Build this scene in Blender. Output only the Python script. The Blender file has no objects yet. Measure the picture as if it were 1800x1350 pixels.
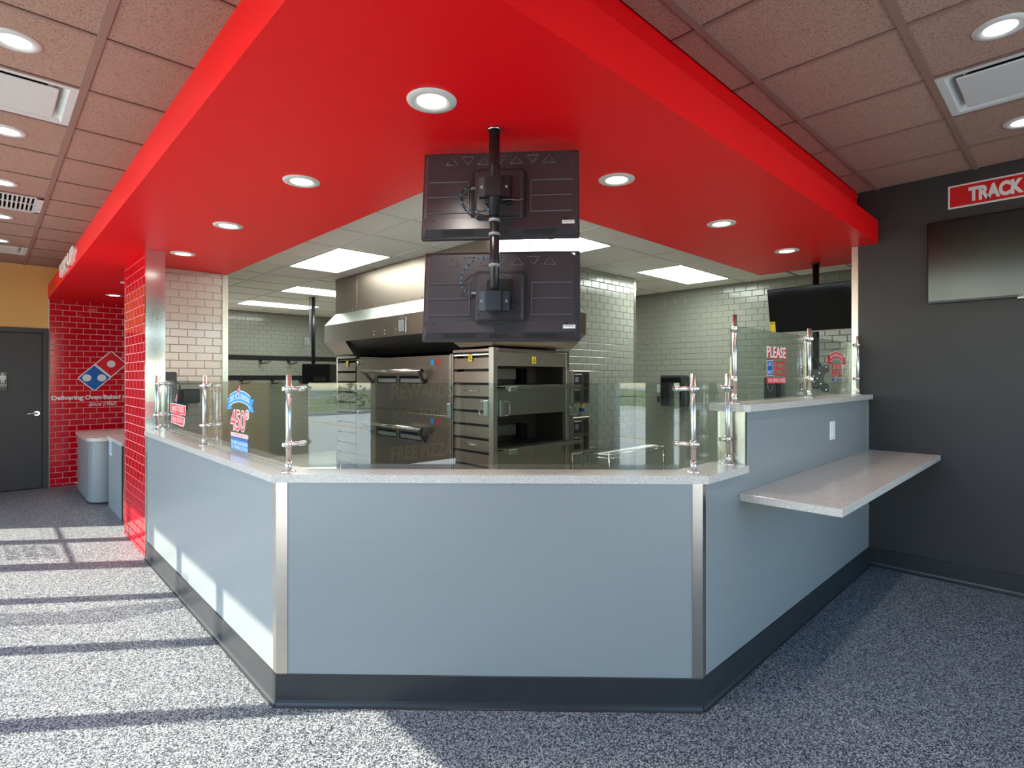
import bpy, math, random
from mathutils import Vector, Matrix
random.seed(7)
SC = bpy.context.scene
COL = SC.collection

# ------------------------------------------------------------------ camera
# room axes: +X runs along the right-hand counter, +Y along the left-hand counter
EYE = 1.53
YAW = math.radians(46.187)
FW = Vector((math.cos(YAW), math.sin(YAW), 0.0))
RT = Vector((math.sin(YAW), -math.cos(YAW), 0.0))
cam_data = bpy.data.cameras.new('camera')
cam_data.sensor_width = 36.0
cam_data.lens = 36.0 * 963.3 / 1800.0
cam_data.shift_y = -12.8 / 1800.0
cam_data.clip_start = 0.02
cam_data.clip_end = 400
cam = bpy.data.objects.new('camera', cam_data)
COL.objects.link(cam)
cam.location = (0, 0, EYE)
cam.rotation_euler = (math.radians(90), 0, YAW - math.radians(90))
SC.camera = cam

# ------------------------------------------------------------------ light
SUN_AZ = math.radians(-37.7)          # direction the sunlight travels over the floor
SUN_TAN = 0.778
world = bpy.data.worlds.new('sky')
SC.world = world
world.use_nodes = True
nt = world.node_tree
bg = nt.nodes['Background']
sky = nt.nodes.new('ShaderNodeTexSky')
sky.sky_type = 'NISHITA'
sky.sun_disc = False
sky.sun_elevation = math.atan(SUN_TAN)
sky.sun_rotation = math.radians(90) - (SUN_AZ + math.pi)
sky.air_density = 1.0
sky.dust_density = 0.3
sky.ozone_density = 3.0
nt.links.new(sky.outputs[0], bg.inputs[0])
bg.inputs[1].default_value = 0.42

sun_data = bpy.data.lights.new('sun', 'SUN')
sun_data.energy = 7.4
sun_data.angle = math.radians(0.55)
sun_data.color = (1.0, 0.95, 0.82)
sun = bpy.data.objects.new('sun', sun_data)
COL.objects.link(sun)
sun.location = (-8, 8, 8)
sun.rotation_euler = Vector((math.cos(SUN_AZ), math.sin(SUN_AZ), -SUN_TAN)).to_track_quat('-Z', 'Y').to_euler()

DOWN_W = 14.0        # watts of one recessed downlight
TROFFER_E = 8.2      # emission of one kitchen troffer lens
SC.view_settings.view_transform = 'Standard'
SC.view_settings.look = 'None'
SC.view_settings.gamma = 1.0
SC.view_settings.use_curve_mapping = False
SC.view_settings.exposure = 1.06
SC.cycles.use_denoising = True
SC.cycles.max_bounces = 12
SC.cycles.diffuse_bounces = 5
SC.cycles.glossy_bounces = 5
SC.cycles.transparent_max_bounces = 24
SC.cycles.caustics_reflective = False
SC.cycles.caustics_refractive = False
SC.cycles.sample_clamp_indirect = 6.0

# ------------------------------------------------------------------ materials
def lin(c):
    return tuple((v / 12.92 if v <= 0.04045 else ((v + 0.055) / 1.055) ** 2.4) for v in c)
def rgb(r, g, b):
    return lin((r / 255, g / 255, b / 255)) + (1.0,)
MATS = {}
def mat(name, color=(128, 128, 128), rough=0.5, metal=0.0, var=0.0, vscale=8.0, bump=0.0, bscale=60.0,
        stretch=None, emit=None, estr=0.0, spec=None, coat=0.0):
    m = bpy.data.materials.new(name); m.use_nodes = True
    n = m.node_tree; p = n.nodes['Principled BSDF']
    c = rgb(*color)
    p.inputs['Base Color'].default_value = c
    p.inputs['Roughness'].default_value = rough
    p.inputs['Metallic'].default_value = metal
    if spec is not None: p.inputs['Specular IOR Level'].default_value = spec
    if coat: p.inputs['Coat Weight'].default_value = coat; p.inputs['Coat Roughness'].default_value = 0.05
    if emit:
        p.inputs['Emission Color'].default_value = rgb(*emit); p.inputs['Emission Strength'].default_value = estr
    if var or bump:
        tc = n.nodes.new('ShaderNodeTexCoord'); mp = n.nodes.new('ShaderNodeMapping')
        if stretch: mp.inputs['Scale'].default_value = stretch
        geo = n.nodes.new('ShaderNodeNewGeometry')
        n.links.new(geo.outputs['Position'], mp.inputs[0])
    if var:
        nz = n.nodes.new('ShaderNodeTexNoise'); nz.inputs['Scale'].default_value = vscale; nz.inputs['Detail'].default_value = 5
        n.links.new(mp.outputs[0], nz.inputs['Vector'])
        mx = n.nodes.new('ShaderNodeMix'); mx.data_type = 'RGBA'
        mx.inputs[6].default_value = tuple(max(0, v * (1 - var)) for v in c[:3]) + (1,)
        mx.inputs[7].default_value = tuple(min(1, v * (1 + var)) for v in c[:3]) + (1,)
        n.links.new(nz.outputs['Fac'], mx.inputs[0]); n.links.new(mx.outputs[2], p.inputs['Base Color'])
    if bump:
        nb = n.nodes.new('ShaderNodeTexNoise'); nb.inputs['Scale'].default_value = bscale; nb.inputs['Detail'].default_value = 3
        n.links.new(mp.outputs[0], nb.inputs['Vector'])
        bp = n.nodes.new('ShaderNodeBump'); bp.inputs['Strength'].default_value = bump; bp.inputs['Distance'].default_value = 0.004
        n.links.new(nb.outputs['Fac'], bp.inputs['Height']); n.links.new(bp.outputs[0], p.inputs['Normal'])
    MATS[name] = m
    return m

def speckle(name, colors, stops, scale, rough, bump=0.0, spec=0.5):
    m = bpy.data.materials.new(name); m.use_nodes = True
    n = m.node_tree; p = n.nodes['Principled BSDF']; p.inputs['Roughness'].default_value = rough
    p.inputs['Specular IOR Level'].default_value = spec
    geo = n.nodes.new('ShaderNodeNewGeometry')
    vo = n.nodes.new('ShaderNodeTexVoronoi'); vo.inputs['Scale'].default_value = scale
    n.links.new(geo.outputs['Position'], vo.inputs['Vector'])
    sep = n.nodes.new('ShaderNodeSeparateColor'); n.links.new(vo.outputs['Color'], sep.inputs[0])
    cr = n.nodes.new('ShaderNodeValToRGB'); cr.color_ramp.interpolation = 'CONSTANT'
    el = cr.color_ramp.elements
    while len(el) < len(colors): el.new(0.5)
    for e, c, s in zip(el, colors, stops): e.position = s; e.color = rgb(*c)
    n.links.new(sep.outputs[0], cr.inputs[0])
    nz = n.nodes.new('ShaderNodeTexNoise'); nz.inputs['Scale'].default_value = 1.3; nz.inputs['Detail'].default_value = 4
    n.links.new(geo.outputs['Position'], nz.inputs['Vector'])
    mr = n.nodes.new('ShaderNodeMapRange'); mr.inputs[3].default_value = 0.9; mr.inputs[4].default_value = 1.08
    n.links.new(nz.outputs['Fac'], mr.inputs[0])
    mx = n.nodes.new('ShaderNodeMix'); mx.data_type = 'RGBA'; mx.blend_type = 'MULTIPLY'; mx.inputs[0].default_value = 1.0
    n.links.new(cr.outputs[0], mx.inputs[6]); n.links.new(mr.outputs[0], mx.inputs[7])
    n.links.new(mx.outputs[2], p.inputs['Base Color'])
    if bump:
        bp = n.nodes.new('ShaderNodeBump'); bp.inputs['Strength'].default_value = bump; bp.inputs['Distance'].default_value = 0.002
        n.links.new(sep.outputs[1], bp.inputs['Height']); n.links.new(bp.outputs[0], p.inputs['Normal'])
    MATS[name] = m
    return m

def glass(name, tint, ior=1.5):
    m = bpy.data.materials.new(name); m.use_nodes = True
    n = m.node_tree; n.nodes.remove(n.nodes['Principled BSDF'])
    out = n.nodes['Material Output']
    tr = n.nodes.new('ShaderNodeBsdfTransparent'); tr.inputs[0].default_value = tint + (1,)
    gl = n.nodes.new('ShaderNodeBsdfGlossy'); gl.inputs['Roughness'].default_value = 0.0; gl.inputs[0].default_value = (1, 1, 1, 1)
    geo = n.nodes.new('ShaderNodeNewGeometry')
    mr = n.nodes.new('ShaderNodeMapRange'); mr.inputs[3].default_value = ior; mr.inputs[4].default_value = 1 / ior
    n.links.new(geo.outputs['Backfacing'], mr.inputs[0])
    fr = n.nodes.new('ShaderNodeFresnel'); n.links.new(mr.outputs[0], fr.inputs['IOR'])
    mx = n.nodes.new('ShaderNodeMixShader')
    n.links.new(fr.outputs[0], mx.inputs[0]); n.links.new(tr.outputs[0], mx.inputs[1]); n.links.new(gl.outputs[0], mx.inputs[2])
    n.links.new(mx.outputs[0], out.inputs['Surface'])
    MATS[name] = m
    return m

speckle('floor_chip', [(18, 22, 28), (62, 68, 76), (106, 111, 117), (168, 170, 168)], [0, 0.20, 0.42, 0.70], 210, 0.6, 0.25)
speckle('quartz', [(186, 178, 168), (198, 191, 181), (214, 208, 199)], [0, 0.25, 0.75], 300, 0.20)
speckle('brown_tile', [(112, 84, 72), (172, 140, 122), (182, 149, 131)], [0, 0.10, 0.55], 330, 0.9, 0.5, 0.2)
mat('asphalt', (222, 219, 210), 0.9, var=0.16, vscale=0.5)
mat('tee_brown', (146, 116, 102), 0.6)
mat('kitchen_floor_bounce', (190, 184, 172), 0.6, var=0.05, vscale=4)
mat('plenum', (60, 52, 48), 0.9)
mat('white_tile_ceiling', (228, 225, 215), 0.9, var=0.05, vscale=30, bump=0.1, bscale=250)
mat('tee_white', (214, 212, 205), 0.6)
mat('red_paint', (246, 10, 20), 0.45, spec=0.22, var=0.03, vscale=1.5, bump=0.02, bscale=90)
mat('red_glaze', (206, 8, 30), 0.10, var=0.08, vscale=5)
mat('pink_grout', (232, 178, 176), 0.8)
mat('white_glaze', (212, 206, 196), 0.10, var=0.03, vscale=4)
mat('grey_grout', (190, 182, 173), 0.85)
mat('kitchen_glaze', (146, 147, 137), 0.16, var=0.03, vscale=3)
mat('kitchen_grout', (138, 139, 130), 0.85)
mat('yellow_paint', (236, 182, 106), 0.6, var=0.05, vscale=2)
mat('black_paint', (50, 48, 48), 0.5, var=0.12, vscale=2.0, bump=0.05, bscale=40)
mat('door_black', (66, 64, 62), 0.42, var=0.1, vscale=1.5)
mat('white_paint', (222, 220, 214), 0.5)
mat('dark_wall', (70, 68, 66), 0.7)
mat('laminate', (139, 144, 143), 0.30, var=0.03, vscale=3.0, bump=0.03, bscale=160, stretch=(1, 1, 12))
mat('rubber', (44, 46, 48), 0.34, var=0.2, vscale=9, bump=0.04, bscale=30)
mat('steel', (200, 192, 182), 0.24, 1.0, var=0.10, vscale=3, bump=0.05, bscale=90, stretch=(1, 1, 14))
mat('steel_bright', (214, 212, 208), 0.14, 1.0, var=0.05, vscale=6)
mat('steel_oven', (160, 148, 136), 0.34, 1.0, var=0.12, vscale=2.5, bump=0.04, bscale=80, stretch=(14, 14, 1))
mat('galv', (196, 202, 196), 0.35, 1.0, var=0.08, vscale=4)
mat('post_steel', (222, 220, 216), 0.27, 1.0)
mat('steel_post', (206, 201, 192), 0.30, 1.0)
mat('steel_panel', (168, 160, 147), 0.46, 1.0, var=0.06, vscale=2.5, bump=0.03, bscale=80, stretch=(14, 14, 1))
mat('steel_dark', (118, 108, 98), 0.45, 1.0)
mat('steel_hood', (146, 133, 122), 0.44, 1.0, var=0.08, vscale=2)
mat('chrome', (225, 224, 222), 0.08, 1.0)
mat('oven_dark', (30, 28, 27), 0.5, 0.3)
mat('black_plastic', (55, 51, 55), 0.34, var=0.05, vscale=20)
mat('rib_highlight', (84, 79, 84), 0.22)  # shell plastic made lighter and glossier, painting highlights along the ribs
mat('black_gloss', (18, 18, 20), 0.12)
mat('screen', (12, 13, 15), 0.06, spec=0.6)
mat('screen_satin', (14, 14, 16), 0.16, spec=0.6)
mat('black_metal', (40, 39, 42), 0.28, 0.4)
mat('cable_blue', (60, 130, 170), 0.5)
mat('cable_grey', (120, 120, 122), 0.5)
mat('white_plastic', (226, 226, 222), 0.35)
mat('white_metal', (214, 214, 208), 0.45)
mat('bulb', (255, 252, 244), 0.5, emit=(255, 250, 240), estr=4.0)
mat('troffer_lens', (250, 252, 248), 0.5, emit=(244, 255, 246), estr=TROFFER_E)
mat('print_white', (232, 226, 220), 0.5)
mat('print_red', (220, 18, 36), 0.45)
mat('print_blue', (14, 92, 168), 0.45)
mat('print_sky', (22, 140, 226), 0.45)
mat('print_sand', (206, 190, 150), 0.6)
mat('poster_back', (70, 84, 100), 0.6)
mat('sticker_yellow', (236, 208, 40), 0.5)
mat('ink', (24, 24, 24), 0.6)
mat('sign_red', (214, 6, 14), 0.4)
mat('alu_frame', (66, 62, 58), 0.4, 0.6)
mat('grass', (112, 124, 62), 0.95, var=0.35, vscale=3)
mat('leaf_red', (150, 70, 46), 0.8, var=0.3, vscale=12)
mat('leaf_green', (70, 92, 48), 0.8, var=0.3, vscale=8)
mat('concrete', (186, 182, 172), 0.85, var=0.06, vscale=3)
mat('road', (128, 126, 124), 0.9, var=0.05, vscale=2)
mat('paint_line', (226, 186, 70), 0.8)
def sheet(name, color, trans, clear):
    m = bpy.data.materials.new(name); m.use_nodes = True; n = m.node_tree; n.nodes.remove(n.nodes['Principled BSDF'])
    d = n.nodes.new('ShaderNodeBsdfDiffuse'); d.inputs[0].default_value = rgb(*color)
    t = n.nodes.new('ShaderNodeBsdfTranslucent'); t.inputs[0].default_value = rgb(*color)
    c = n.nodes.new('ShaderNodeBsdfTransparent')
    a = n.nodes.new('ShaderNodeMixShader'); a.inputs[0].default_value = trans
    b = n.nodes.new('ShaderNodeMixShader'); b.inputs[0].default_value = clear
    n.links.new(d.outputs[0], a.inputs[1]); n.links.new(t.outputs[0], a.inputs[2]); n.links.new(a.outputs[0], b.inputs[1]); n.links.new(c.outputs[0], b.inputs[2])
    n.links.new(b.outputs[0], n.nodes['Material Output'].inputs['Surface']); MATS[name] = m
sheet('film', (225, 226, 222), .5, .45)
sheet('poster_sheet', (62, 80, 104), .6, .0)
sheet('poster_ink', (232, 214, 168), .6, .0)
mat('smoke_plastic', (52, 54, 56), 0.2)
glass('guard_glass', (0.88, 0.93, 0.90), 1.7)
glass('window_glass', (0.96, 0.97, 0.965), 1.45)

# ------------------------------------------------------------------ mesh helpers
class MB:
    def __init__(s): s.v = []; s.f = []; s.sm = set()
    def poly(s, pts):
        i = len(s.v); s.v += [tuple(p) for p in pts]; s.f.append(tuple(range(i, i + len(pts))))
    def box(s, x0, x1, y0, y1, z0, z1, c=0.0):
        if x1 < x0: x0, x1 = x1, x0
        if y1 < y0: y0, y1 = y1, y0
        if z1 < z0: z0, z1 = z1, z0
        if c <= 0:
            i = len(s.v)
            s.v += [(x0, y0, z0), (x1, y0, z0), (x1, y1, z0), (x0, y1, z0), (x0, y0, z1), (x1, y0, z1), (x1, y1, z1), (x0, y1, z1)]
            for q in ((0, 3, 2, 1), (4, 5, 6, 7), (0, 1, 5, 4), (1, 2, 6, 5), (2, 3, 7, 6), (3, 0, 4, 7)):
                s.f.append(tuple(i + k for k in q))
        else:
            c = min(c, (x1 - x0) * .49, (y1 - y0) * .49, (z1 - z0) * .49)
            P = {}
            def vid(p):
                if p not in P: P[p] = len(s.v); s.v.append(p)
                return P[p]
            X = (x0, x1); Y = (y0, y1); Z = (z0, z1); sg = (1, -1)
            def pt(a, b, d, ax):
                return (X[a] + (0 if ax == 0 else sg[a] * c), Y[b] + (0 if ax == 1 else sg[b] * c), Z[d] + (0 if ax == 2 else sg[d] * c))
            def face(l, n):
                pts = [Vector(p) for p in l]
                nn = (pts[1] - pts[0]).cross(pts[2] - pts[0])
                if nn.dot(Vector(n)) < 0: l = l[::-1]
                s.f.append(tuple(vid(p) for p in l))
            for a in (0, 1):
                face([pt(a, 0, 0, 0), pt(a, 1, 0, 0), pt(a, 1, 1, 0), pt(a, 0, 1, 0)], (-sg[a], 0, 0))
                face([pt(0, a, 0, 1), pt(1, a, 0, 1), pt(1, a, 1, 1), pt(0, a, 1, 1)], (0, -sg[a], 0))
                face([pt(0, 0, a, 2), pt(1, 0, a, 2), pt(1, 1, a, 2), pt(0, 1, a, 2)], (0, 0, -sg[a]))
                for b in (0, 1):
                    face([pt(a, b, 0, 0), pt(a, b, 1, 0), pt(a, b, 1, 1), pt(a, b, 0, 1)], (-sg[a], -sg[b], 0))
                    face([pt(a, 0, b, 0), pt(a, 1, b, 0), pt(a, 1, b, 2), pt(a, 0, b, 2)], (-sg[a], 0, -sg[b]))
                    face([pt(0, a, b, 1), pt(1, a, b, 1), pt(1, a, b, 2), pt(0, a, b, 2)], (0, -sg[a], -sg[b]))
                    for d in (0, 1):
                        face([pt(a, b, d, 0), pt(a, b, d, 1), pt(a, b, d, 2)], (-sg[a], -sg[b], -sg[d]))
        return s
    def prism(s, pts, z0, z1):
        """extrude a counter-clockwise xy outline"""
        i = len(s.v); n = len(pts)
        s.v += [(p[0], p[1], z0) for p in pts] + [(p[0], p[1], z1) for p in pts]
        s.f.append(tuple(range(i + n - 1, i - 1, -1))); s.f.append(tuple(range(i + n, i + 2 * n)))
        for k in range(n):
            j = (k + 1) % n; s.f.append((i + k, i + j, i + n + j, i + n + k))
        return s
    def tube(s, a, b, r, r2=None, n=14, cap=True):
        a = Vector(a); b = Vector(b); r2 = r if r2 is None else r2
        d = (b - a).normalized(); u = d.orthogonal().normalized(); w = d.cross(u)
        i = len(s.v)
        for p, q in ((a, r), (b, r2)):
            for k in range(n):
                t = 2 * math.pi * k / n
                s.v.append(tuple(p + (u * math.cos(t) + w * math.sin(t)) * q))
        for k in range(n):
            j = (k + 1) % n; s.sm.add(len(s.f)); s.f.append((i + k, i + j, i + n + j, i + n + k))
        if cap:
            s.f.append(tuple(range(i + n - 1, i - 1, -1))); s.f.append(tuple(range(i + n, i + 2 * n)))
        return s
    def path(s, pts, r, n=8):
        pts = [Vector(p) for p in pts]; i = len(s.v); u = None
        for k, p in enumerate(pts):
            d = (pts[min(k + 1, len(pts) - 1)] - pts[max(k - 1, 0)]).normalized()
            if u is None: u = d.orthogonal().normalized()
            u = (u - d * u.dot(d)).normalized(); w = d.cross(u)
            for q in range(n):
                t = 2 * math.pi * q / n; s.v.append(tuple(p + (u * math.cos(t) + w * math.sin(t)) * r))
        for k in range(len(pts) - 1):
            for q in range(n):
                j = (q + 1) % n; s.sm.add(len(s.f))
                s.f.append((i + k * n + q, i + k * n + j, i + (k + 1) * n + j, i + (k + 1) * n + q))
        s.f.append(tuple(range(i + n - 1, i - 1, -1))); s.f.append(tuple(range(i + (len(pts) - 1) * n, i + len(pts) * n)))
        return s
    def lathe(s, prof, c=(0, 0, 0), n=32):
        """profile of (r, z) about the vertical axis"""
        i = len(s.v); m = len(prof)
        for k in range(n):
            t = 2 * math.pi * k / n
            for r, z in prof: s.v.append((c[0] + r * math.cos(t), c[1] + r * math.sin(t), c[2] + z))
        for k in range(n):
            j = (k + 1) % n
            for q in range(m - 1):
                s.sm.add(len(s.f)); s.f.append((i + k * m + q, i + j * m + q, i + j * m + q + 1, i + k * m + q + 1))
        return s
    def mesh(s, name, off=(0, 0, 0), mtx=None):
        me = bpy.data.meshes.new(name)
        vs = [Vector(p) for p in s.v]
        if mtx is not None: vs = [mtx @ p for p in vs]
        o = Vector(off)
        me.from_pydata([tuple(p - o) for p in vs], [], s.f)
        for k in s.sm: me.polygons[k].use_smooth = True
        me.update()
        return me

WL = {}      # world location of unrotated objects
def reg(o, loc): WL[o.name] = Vector(loc)
def link(o, parent=None):
    COL.objects.link(o)
    if parent is not None: o.parent = parent
    return o
def setmat(me, m):
    me.materials.append(MATS[m] if isinstance(m, str) else m)
def obj(name, mb, m, parent=None, local=False, mtx=None):
    """one mesh object from world-space geometry (local=True: geometry already in the parent's space)"""
    if parent is None:
        vs = [Vector(p) for p in mb.v]
        if mtx is not None: vs = [mtx @ p for p in vs]
        lo = [min(v[k] for v in vs) for k in range(3)]; hi = [max(v[k] for v in vs) for k in range(3)]
        off = Vector(((lo[0] + hi[0]) / 2, (lo[1] + hi[1]) / 2, lo[2]))
        me = mb.mesh(name, off, mtx); setmat(me, m)
        o = bpy.data.objects.new(name, me); link(o); o.location = off; reg(o, off)
        return o
    off = Vector((0, 0, 0)) if local else WL[parent.name]
    me = mb.mesh(name, off, mtx); setmat(me, m)
    o = bpy.data.objects.new(name, me); link(o, parent)
    reg(o, WL.get(parent.name, Vector((0, 0, 0))))
    return o
def tag(o, label, cat, group=None):
    o['label'] = label; o['category'] = cat
    if group: o['group'] = group
    return o
def thing(name, label, cat, loc=(0, 0, 0), group=None):
    o = bpy.data.objects.new(name, None); o.empty_display_size = 0.1
    link(o); o.location = loc; reg(o, loc)
    if label: tag(o, label, cat, group)
    return o
def struct(name, mb, m, label=None):
    o = obj(name, mb, m); o['kind'] = 'structure'
    if label: o['label'] = label
    return o
def sgroup(name, label, loc=(0, 0, 0)):
    o = thing(name, None, None, loc); o['kind'] = 'structure'; o['label'] = label
    return o
def copy_tree(o, parent=None):
    c = o.copy(); COL.objects.link(c); c.parent = parent
    for ch in list(o.children): copy_tree(ch, c)
    return c
def B(*a, **k): return MB().box(*a, **k)
def frame(origin, right, up):
    """matrix mapping local (x right, y up, z out) to the world"""
    r = Vector(right).normalized(); u = Vector(up).normalized(); w = r.cross(u)
    return Matrix(((r.x, u.x, w.x, origin[0]), (r.y, u.y, w.y, origin[1]), (r.z, u.z, w.z, origin[2]), (0, 0, 0, 1)))
def text_mb(s, x0, x1, y0, y1, depth=0.0006, bold=0.0, shear=0.0, spacing=1.0):
    """letters fitted into a local xy rectangle"""
    cu = bpy.data.curves.new('txt', 'FONT'); cu.body = s; cu.size = 1.0; cu.offset = bold; cu.shear = shear
    cu.space_character = spacing; cu.resolution_u = 3; cu.extrude = 0.01
    t = bpy.data.objects.new('txt', cu)
    me = bpy.data.meshes.new_from_object(t)
    mb = MB()
    xs = [v.co.x for v in me.vertices]; ys = [v.co.y for v in me.vertices]
    ax, bx, ay, by = min(xs), max(xs), min(ys), max(ys)
    for v in me.vertices:
        mb.v.append((x0 + (v.co.x - ax) / (bx - ax) * (x1 - x0), y0 + (v.co.y - ay) / (by - ay) * (y1 - y0), depth if v.co.z > 0 else 0.0))
    mb.f = [tuple(p.vertices) for p in me.polygons]
    bpy.data.objects.remove(t); bpy.data.meshes.remove(me); bpy.data.curves.remove(cu)
    return mb
def proj(p):
    q = Vector(p) - Vector((0, 0, EYE)); d = q.dot(FW)
    if d < 0.05: return None
    return 900 + 963.3 * q.dot(RT) / d, 662.2 - 963.3 * q.z / d, d

# ------------------------------------------------------------------ tiled wall faces
def tile_field(parent, org, right, up, nrm, w, h, tw, th, gap, depth, m, row0=0.0, col0=0.0, budget=300, skip=None):
    """running-bond tiles on a wall face: the largest in view are parts, the rest one joined part"""
    org = Vector(org); right = Vector(right); up = Vector(up); nrm = Vector(nrm)
    full = {}; cells = []
    r = 0; v = -row0
    while v < h - 0.002:
        sh = (tw / 2 if r % 2 else 0) + col0
        u = -sh
        while u < w - 0.002:
            a0 = max(u + gap / 2, 0.0005); a1 = min(u + tw - gap / 2, w - 0.0005)
            b0 = max(v + gap / 2, 0.0005); b1 = min(v + th - gap / 2, h - 0.0005)
            if a1 - a0 > 0.006 and b1 - b0 > 0.004 and not (skip and skip((a0 + a1) / 2, (b0 + b1) / 2)):
                c = org + right * ((a0 + a1) / 2) + up * ((b0 + b1) / 2)
                pr = proj(c)
                if pr and -30 < pr[0] < 1830 and -30 < pr[1] < 1380:
                    sc = (a1 - a0) * (b1 - b0) * abs(nrm.dot((c - Vector((0, 0, EYE))).normalized())) / pr[2] ** 2
                else: sc = -1
                cells.append((sc, c, round(a1 - a0, 4), round(b1 - b0, 4)))
            u += tw
        v += th; r += 1
    cells.sort(key=lambda t: -t[0])
    def geo(mb, c, lw, lh):
        i = len(mb.v); e = min(0.004, lw * .3, lh * .3)
        for (k, z) in ((0, 0), (e * .15, depth * .55), (e, depth)):
            for sx, sy in ((-1, -1), (1, -1), (1, 1), (-1, 1)):
                mb.v.append(tuple(Vector(c) + right * (sx * (lw / 2 - k)) + up * (sy * (lh / 2 - k)) + nrm * z))
        flip = right.cross(up).dot(nrm) < 0
        for q in (0, 4):
            for k in range(4):
                j = (k + 1) % 4; f = (i + q + k, i + q + j, i + q + 4 + j, i + q + 4 + k)
                mb.f.append(f[::-1] if flip else f)
        f = (i + 8, i + 9, i + 10, i + 11); mb.f.append(f[::-1] if flip else f)
    rest = MB(); base = WL[parent.name]
    for k, (sc, c, lw, lh) in enumerate(cells):
        if k < budget and sc > 0:
            key = (lw, lh)
            if key not in full:
                mb = MB(); geo(mb, (0, 0, 0), lw, lh); me = mb.mesh('tile'); setmat(me, m); full[key] = me
            o = bpy.data.objects.new('tile', full[key]); link(o, parent); o.location = c - base
        else: geo(rest, c, lw, lh)
    if rest.v:
        o = obj('tile_field', rest, m, parent); o['kind'] = 'stuff'

# ================================================================== SETTING
XW, YF, YB = -1.4, -1.6, 9.88          # window wall, front wall, back wall
XR = 5.185                              # black wall
ZC, ZK, ZS = 3.033, 2.74, 2.602         # lobby ceiling, kitchen ceiling, soffit
KR, KB = 7.06, 10.68                    # kitchen right and back walls

struct('floor', B(XW - .1, KR + .1, YF - .1, KB + .1, -.12, 0), 'floor_chip', 'grey speckled chip flooring')

struct('floor_kitchen_bounce', MB().prism([(1.83, 6.2), (1.15, 6.2), (1.15, 2.7), (2.45, 1.40), (KR, 1.40), (KR, KB), (1.83, KB)], 0, .006), 'kitchen_floor_bounce', 'pale kitchen floor layer added to bounce light upward')  # added pale layer that bounces light up to the kitchen ceiling
# --- back wall: yellow paint with a door, then red tile
wb = MB(); wb.box(XW, -.42, YB, YB + .12, 0, ZC + .2); wb.box(-.42, .622, YB, YB + .12, 2.19, ZC + .2); wb.box(.622, 1.64, YB, YB + .12, 2.76, ZC + .2)
struct('wall_back', wb, 'yellow_paint', 'mustard yellow painted wall')
wr = struct('wall_back_tiled', B(.622, 1.64, YB, YB + .12, 0, 2.76), 'pink_grout', 'red subway tiled wall')
tile_field(wr, (.630, YB, .0), (1, 0, 0), (0, 0, 1), (0, -1, 0), .98, ZS, .1535, .0808, .007, .006, 'red_glaze', row0=.045, col0=.012)
obj('tile_edge_trim', B(.620, .630, YB - .010, YB, 0, ZS), 'white_metal', wr)
struct('wall_alcove', B(1.64, 1.74, 6.36, YB + .12, 0, ZK + .3), 'dark_wall')

# --- restroom door
dr = sgroup('door_1', 'black steel restroom door in a black frame', (.1, YB, 0))
fr = MB(); fr.box(.556, .620, YB - .025, YB + .05, 0, 2.19, .004); fr.box(-.42, -.356, YB - .025, YB + .05, 0, 2.19, .004)
fr.box(-.356, .556, YB - .025, YB + .05, 2.125, 2.19, .004); obj('door_frame', fr, 'door_black', dr)
obj('door_light_block', B(-.37, .57, YB + .045, YB + .06, 0, 2.14), 'door_black', dr)  # unseen backing sheet added to block light leaking around the leaf
obj('door_leaf', B(-.352, .552, YB + .004, YB + .045, .012, 2.12, .003), 'door_black', dr)
hd = MB(); hd.tube((.497, YB + .004, 1.03), (.497, YB - .014, 1.03), .036, .033, 24); hd.tube((.497, YB - .014, 1.03), (.497, YB - .05, 1.03), .012)
hd.path([(.505, YB - .05, 1.03), (.46, YB - .052, 1.031), (.42, YB - .05, 1.028), (.385, YB - .044, 1.024)], .010)
obj('door_handle', hd, 'steel_bright', dr)
sg = thing('restroom_sign', 'dark restroom sign with white figure on the black door', 'sign', (.08, YB - .002, 1.35))
obj('sign_plate', B(-.05, .205, YB - .006, YB + .003, 1.345, 1.60, .004), 'black_gloss', sg)
F = frame((.155, YB - .0065, 1.36), (1, 0, 0), (0, 0, 1))
mn = MB()
for a in range(1): mn.prism([(.012 * math.cos(t * math.pi / 8), .205 + .012 * math.sin(t * math.pi / 8)) for t in range(16)], 0, .002)
mn.prism([(-.018, .085), (-.004, .085), (-.002, .135), (.002, .135), (.004, .085), (.018, .085), (.018, .13), (.024, .13), (.032, .135), (.032, .175), (.022, .188), (-.022, .188), (-.032, .175), (-.032, .135), (-.024, .13), (-.018, .13)], 0, .002)
obj('pictogram', mn, 'print_white', sg, mtx=F)
obj('sign_rule', MB().prism([(-.19, .066), (.04, .066), (.04, .071), (-.19, .071)], 0, .002), 'print_white', sg, mtx=F)
obj('sign_lettering', text_mb('RESTROOM', -.185, .036, .036, .056, .002), 'print_white', sg, mtx=F)

# --- black wall on the right, its end clad in stainless
wrr = struct('wall_right', B(XR, XR + .135, YF, 1.284, 0, ZC + .2), 'black_paint', 'black painted wall')
eg = MB(); eg.box(XR - .002, XR + .137, 1.284, 1.331, 0, ZS); obj('end_cap', eg, 'steel', wrr)
def cove(pts_a, pts_b, nx, ny):
    """cove base between two floor points, profile facing (nx, ny)"""
    prof = [(0, .0), (.022, .0), (.022, .004), (.013, .008), (.008, .018), (.006, .03), (.006, .146), (.0, .149)]
    mb = MB(); n = len(prof)
    for (x, y) in (pts_a, pts_b):
        for d, z in prof: mb.v.append((x + nx * d, y + ny * d, z))
    for k in range(n):
        j = (k + 1) % n; mb.f.append((k, j, n + j, n + k))
    mb.f.append(tuple(range(n))); mb.f.append(tuple(range(2 * n - 1, n - 1, -1)))
    return mb
b = struct('baseboard_right', cove((XR, YF), (XR, 1.186), -1, 0), 'rubber', 'glossy black rubber cove base')

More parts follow.
